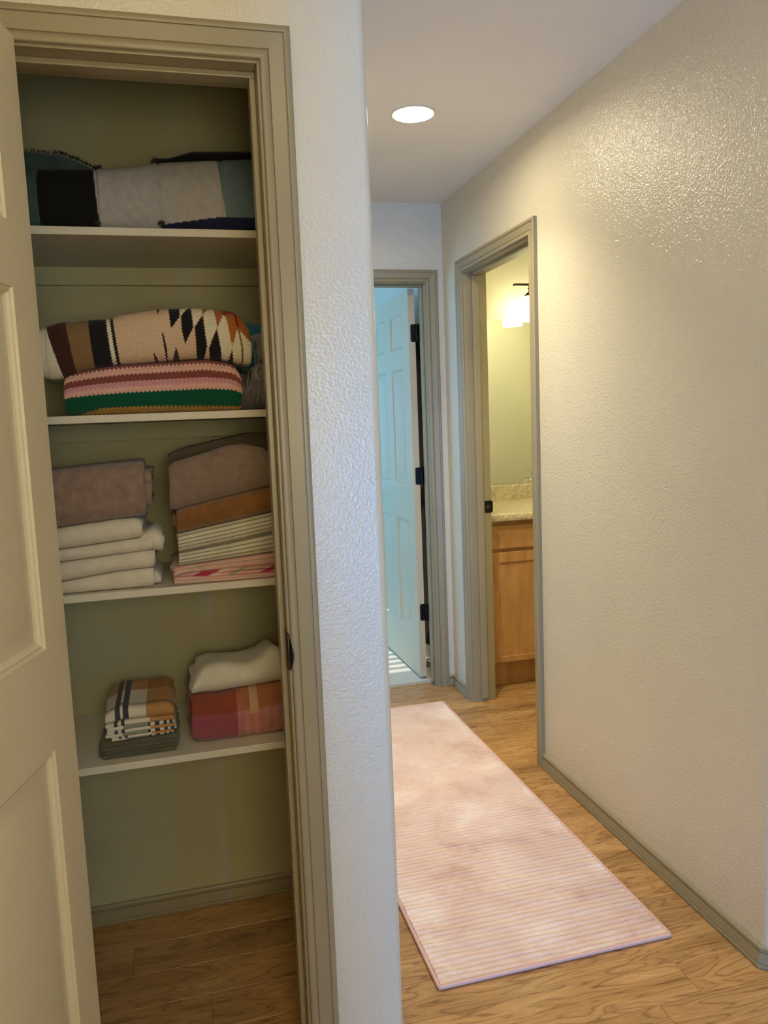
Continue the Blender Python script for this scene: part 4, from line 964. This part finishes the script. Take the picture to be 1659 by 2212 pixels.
folded('outer_fold', -0.008, 0.279, 1.928, 2.17, [(-0.02, z4 + 0.012), (0.03, z4 + 0.0006), (0.28, z4 + 0.0006)], rz_t, [(0, 1, 0)], 0.017, M_red, rb, nx=110, narc=34, power=0.5, rmax=0.035, amp=0.002, seed=94, colfn=rcol, endr=0.022)
folded('inner_fold', -0.014, 0.275, 1.965, 2.16, z4 + 0.022, [(-0.02, 0.722), (0.28, 0.730)], [(0, 0.45, 0), (0.6, 1, 0.005)], 0.015, cloth('red_inner', (0.22, 0.045, 0.03), 700, 0.5), rb, nx=30, amp=0.003, seed=96, endvar=0.008)
M_white = cloth('white_fleece', (0.66, 0.63, 0.54), 300, 0.35, 0.0018, 0.05, 0.3)
wz_b = [(a, b + 0.0008) for a, b in rz_t]
wz_t = [(-0.01, 0.765), (0.005, 0.785), (0.022, 0.812), (0.045, 0.822), (0.085, 0.824), (0.115, 0.818), (0.14, 0.814), (0.165, 0.824), (0.195, 0.845), (0.208, 0.848), (0.222, 0.838), (0.235, 0.81), (0.25, 0.78)]
ww = empty('fleece_throw', (0.12, 2.04, 0.75), 'soft white throw bundled on top of the red plaid blanket', 'blanket')
folded('outer_fold', -0.004, 0.244, 1.936, 2.15, wz_b, wz_t, [(0, 1, 0)], 0.020, M_white, ww, nx=90, narc=30, power=0.75, rmax=0.05, amp=0.006, seed=98, endr=0.025, fq=30, topsag=0.035)
folded('inner_fold', 0.012, 0.232, 1.972, 2.14, [(-0.02, 0.772), (0.25, 0.776)], [(0.0, 0.782), (0.04, 0.795), (0.12, 0.790), (0.2, 0.805), (0.24, 0.785)], [(0, 0.45, 0), (0.6, 1, 0.005)], 0.015, M_white, ww, nx=24, amp=0.003, seed=99)

# ------------------------------------------------------------------ dark clothes behind the bedroom door
M_robe = cloth('charcoal_cloth', (0.035, 0.035, 0.045), 500, 0.4, 0.001, 0.2)
gm = empty('hanging_robe', (1.288, 4.25, 0.1), 'dark charcoal robe hanging in the gap behind the open bedroom door', 'robe')
mb = MB(); rows = []
nz_, na = 24, 40
for i in range(nz_ + 1):
    z = 0.16 + (1.82 - 0.16) * i / nz_; k_ = 1 - 0.35 * max(0, (z - 1.55) / 0.27); ring = []
    for j in range(na):
        a = 2 * math.pi * j / na; f = 1 + 0.10 * math.sin(9 * a + z * 0.8) * (1 - i / nz_ * 0.6)
        ring.append((1.288 + 0.034 * math.cos(a) * f, 4.25 + 0.26 * k_ * math.sin(a) * f, z))
    rows.append(ring)
mb.add([p for r in rows for p in r], [(i * na + j, i * na + (j + 1) % na, (i + 1) * na + (j + 1) % na, (i + 1) * na + j) for i in range(nz_) for j in range(na)] + [tuple(range(na))[::-1], tuple(range(nz_ * na, (nz_ + 1) * na))])
mb.build('robe_body', M_robe, gm, smooth=60)
MB().tube([(1.288, 4.25, 1.82), (1.288, 4.25, 1.87), (1.305, 4.25, 1.895), (1.328, 4.25, 1.885)], 0.004, 8).build('hook', M_black, gm, smooth=60)
MB().box(1.328, 1.3355, 4.225, 4.275, 1.85, 1.91).build('hook_plate', M_black, gm, bevel=0.002)
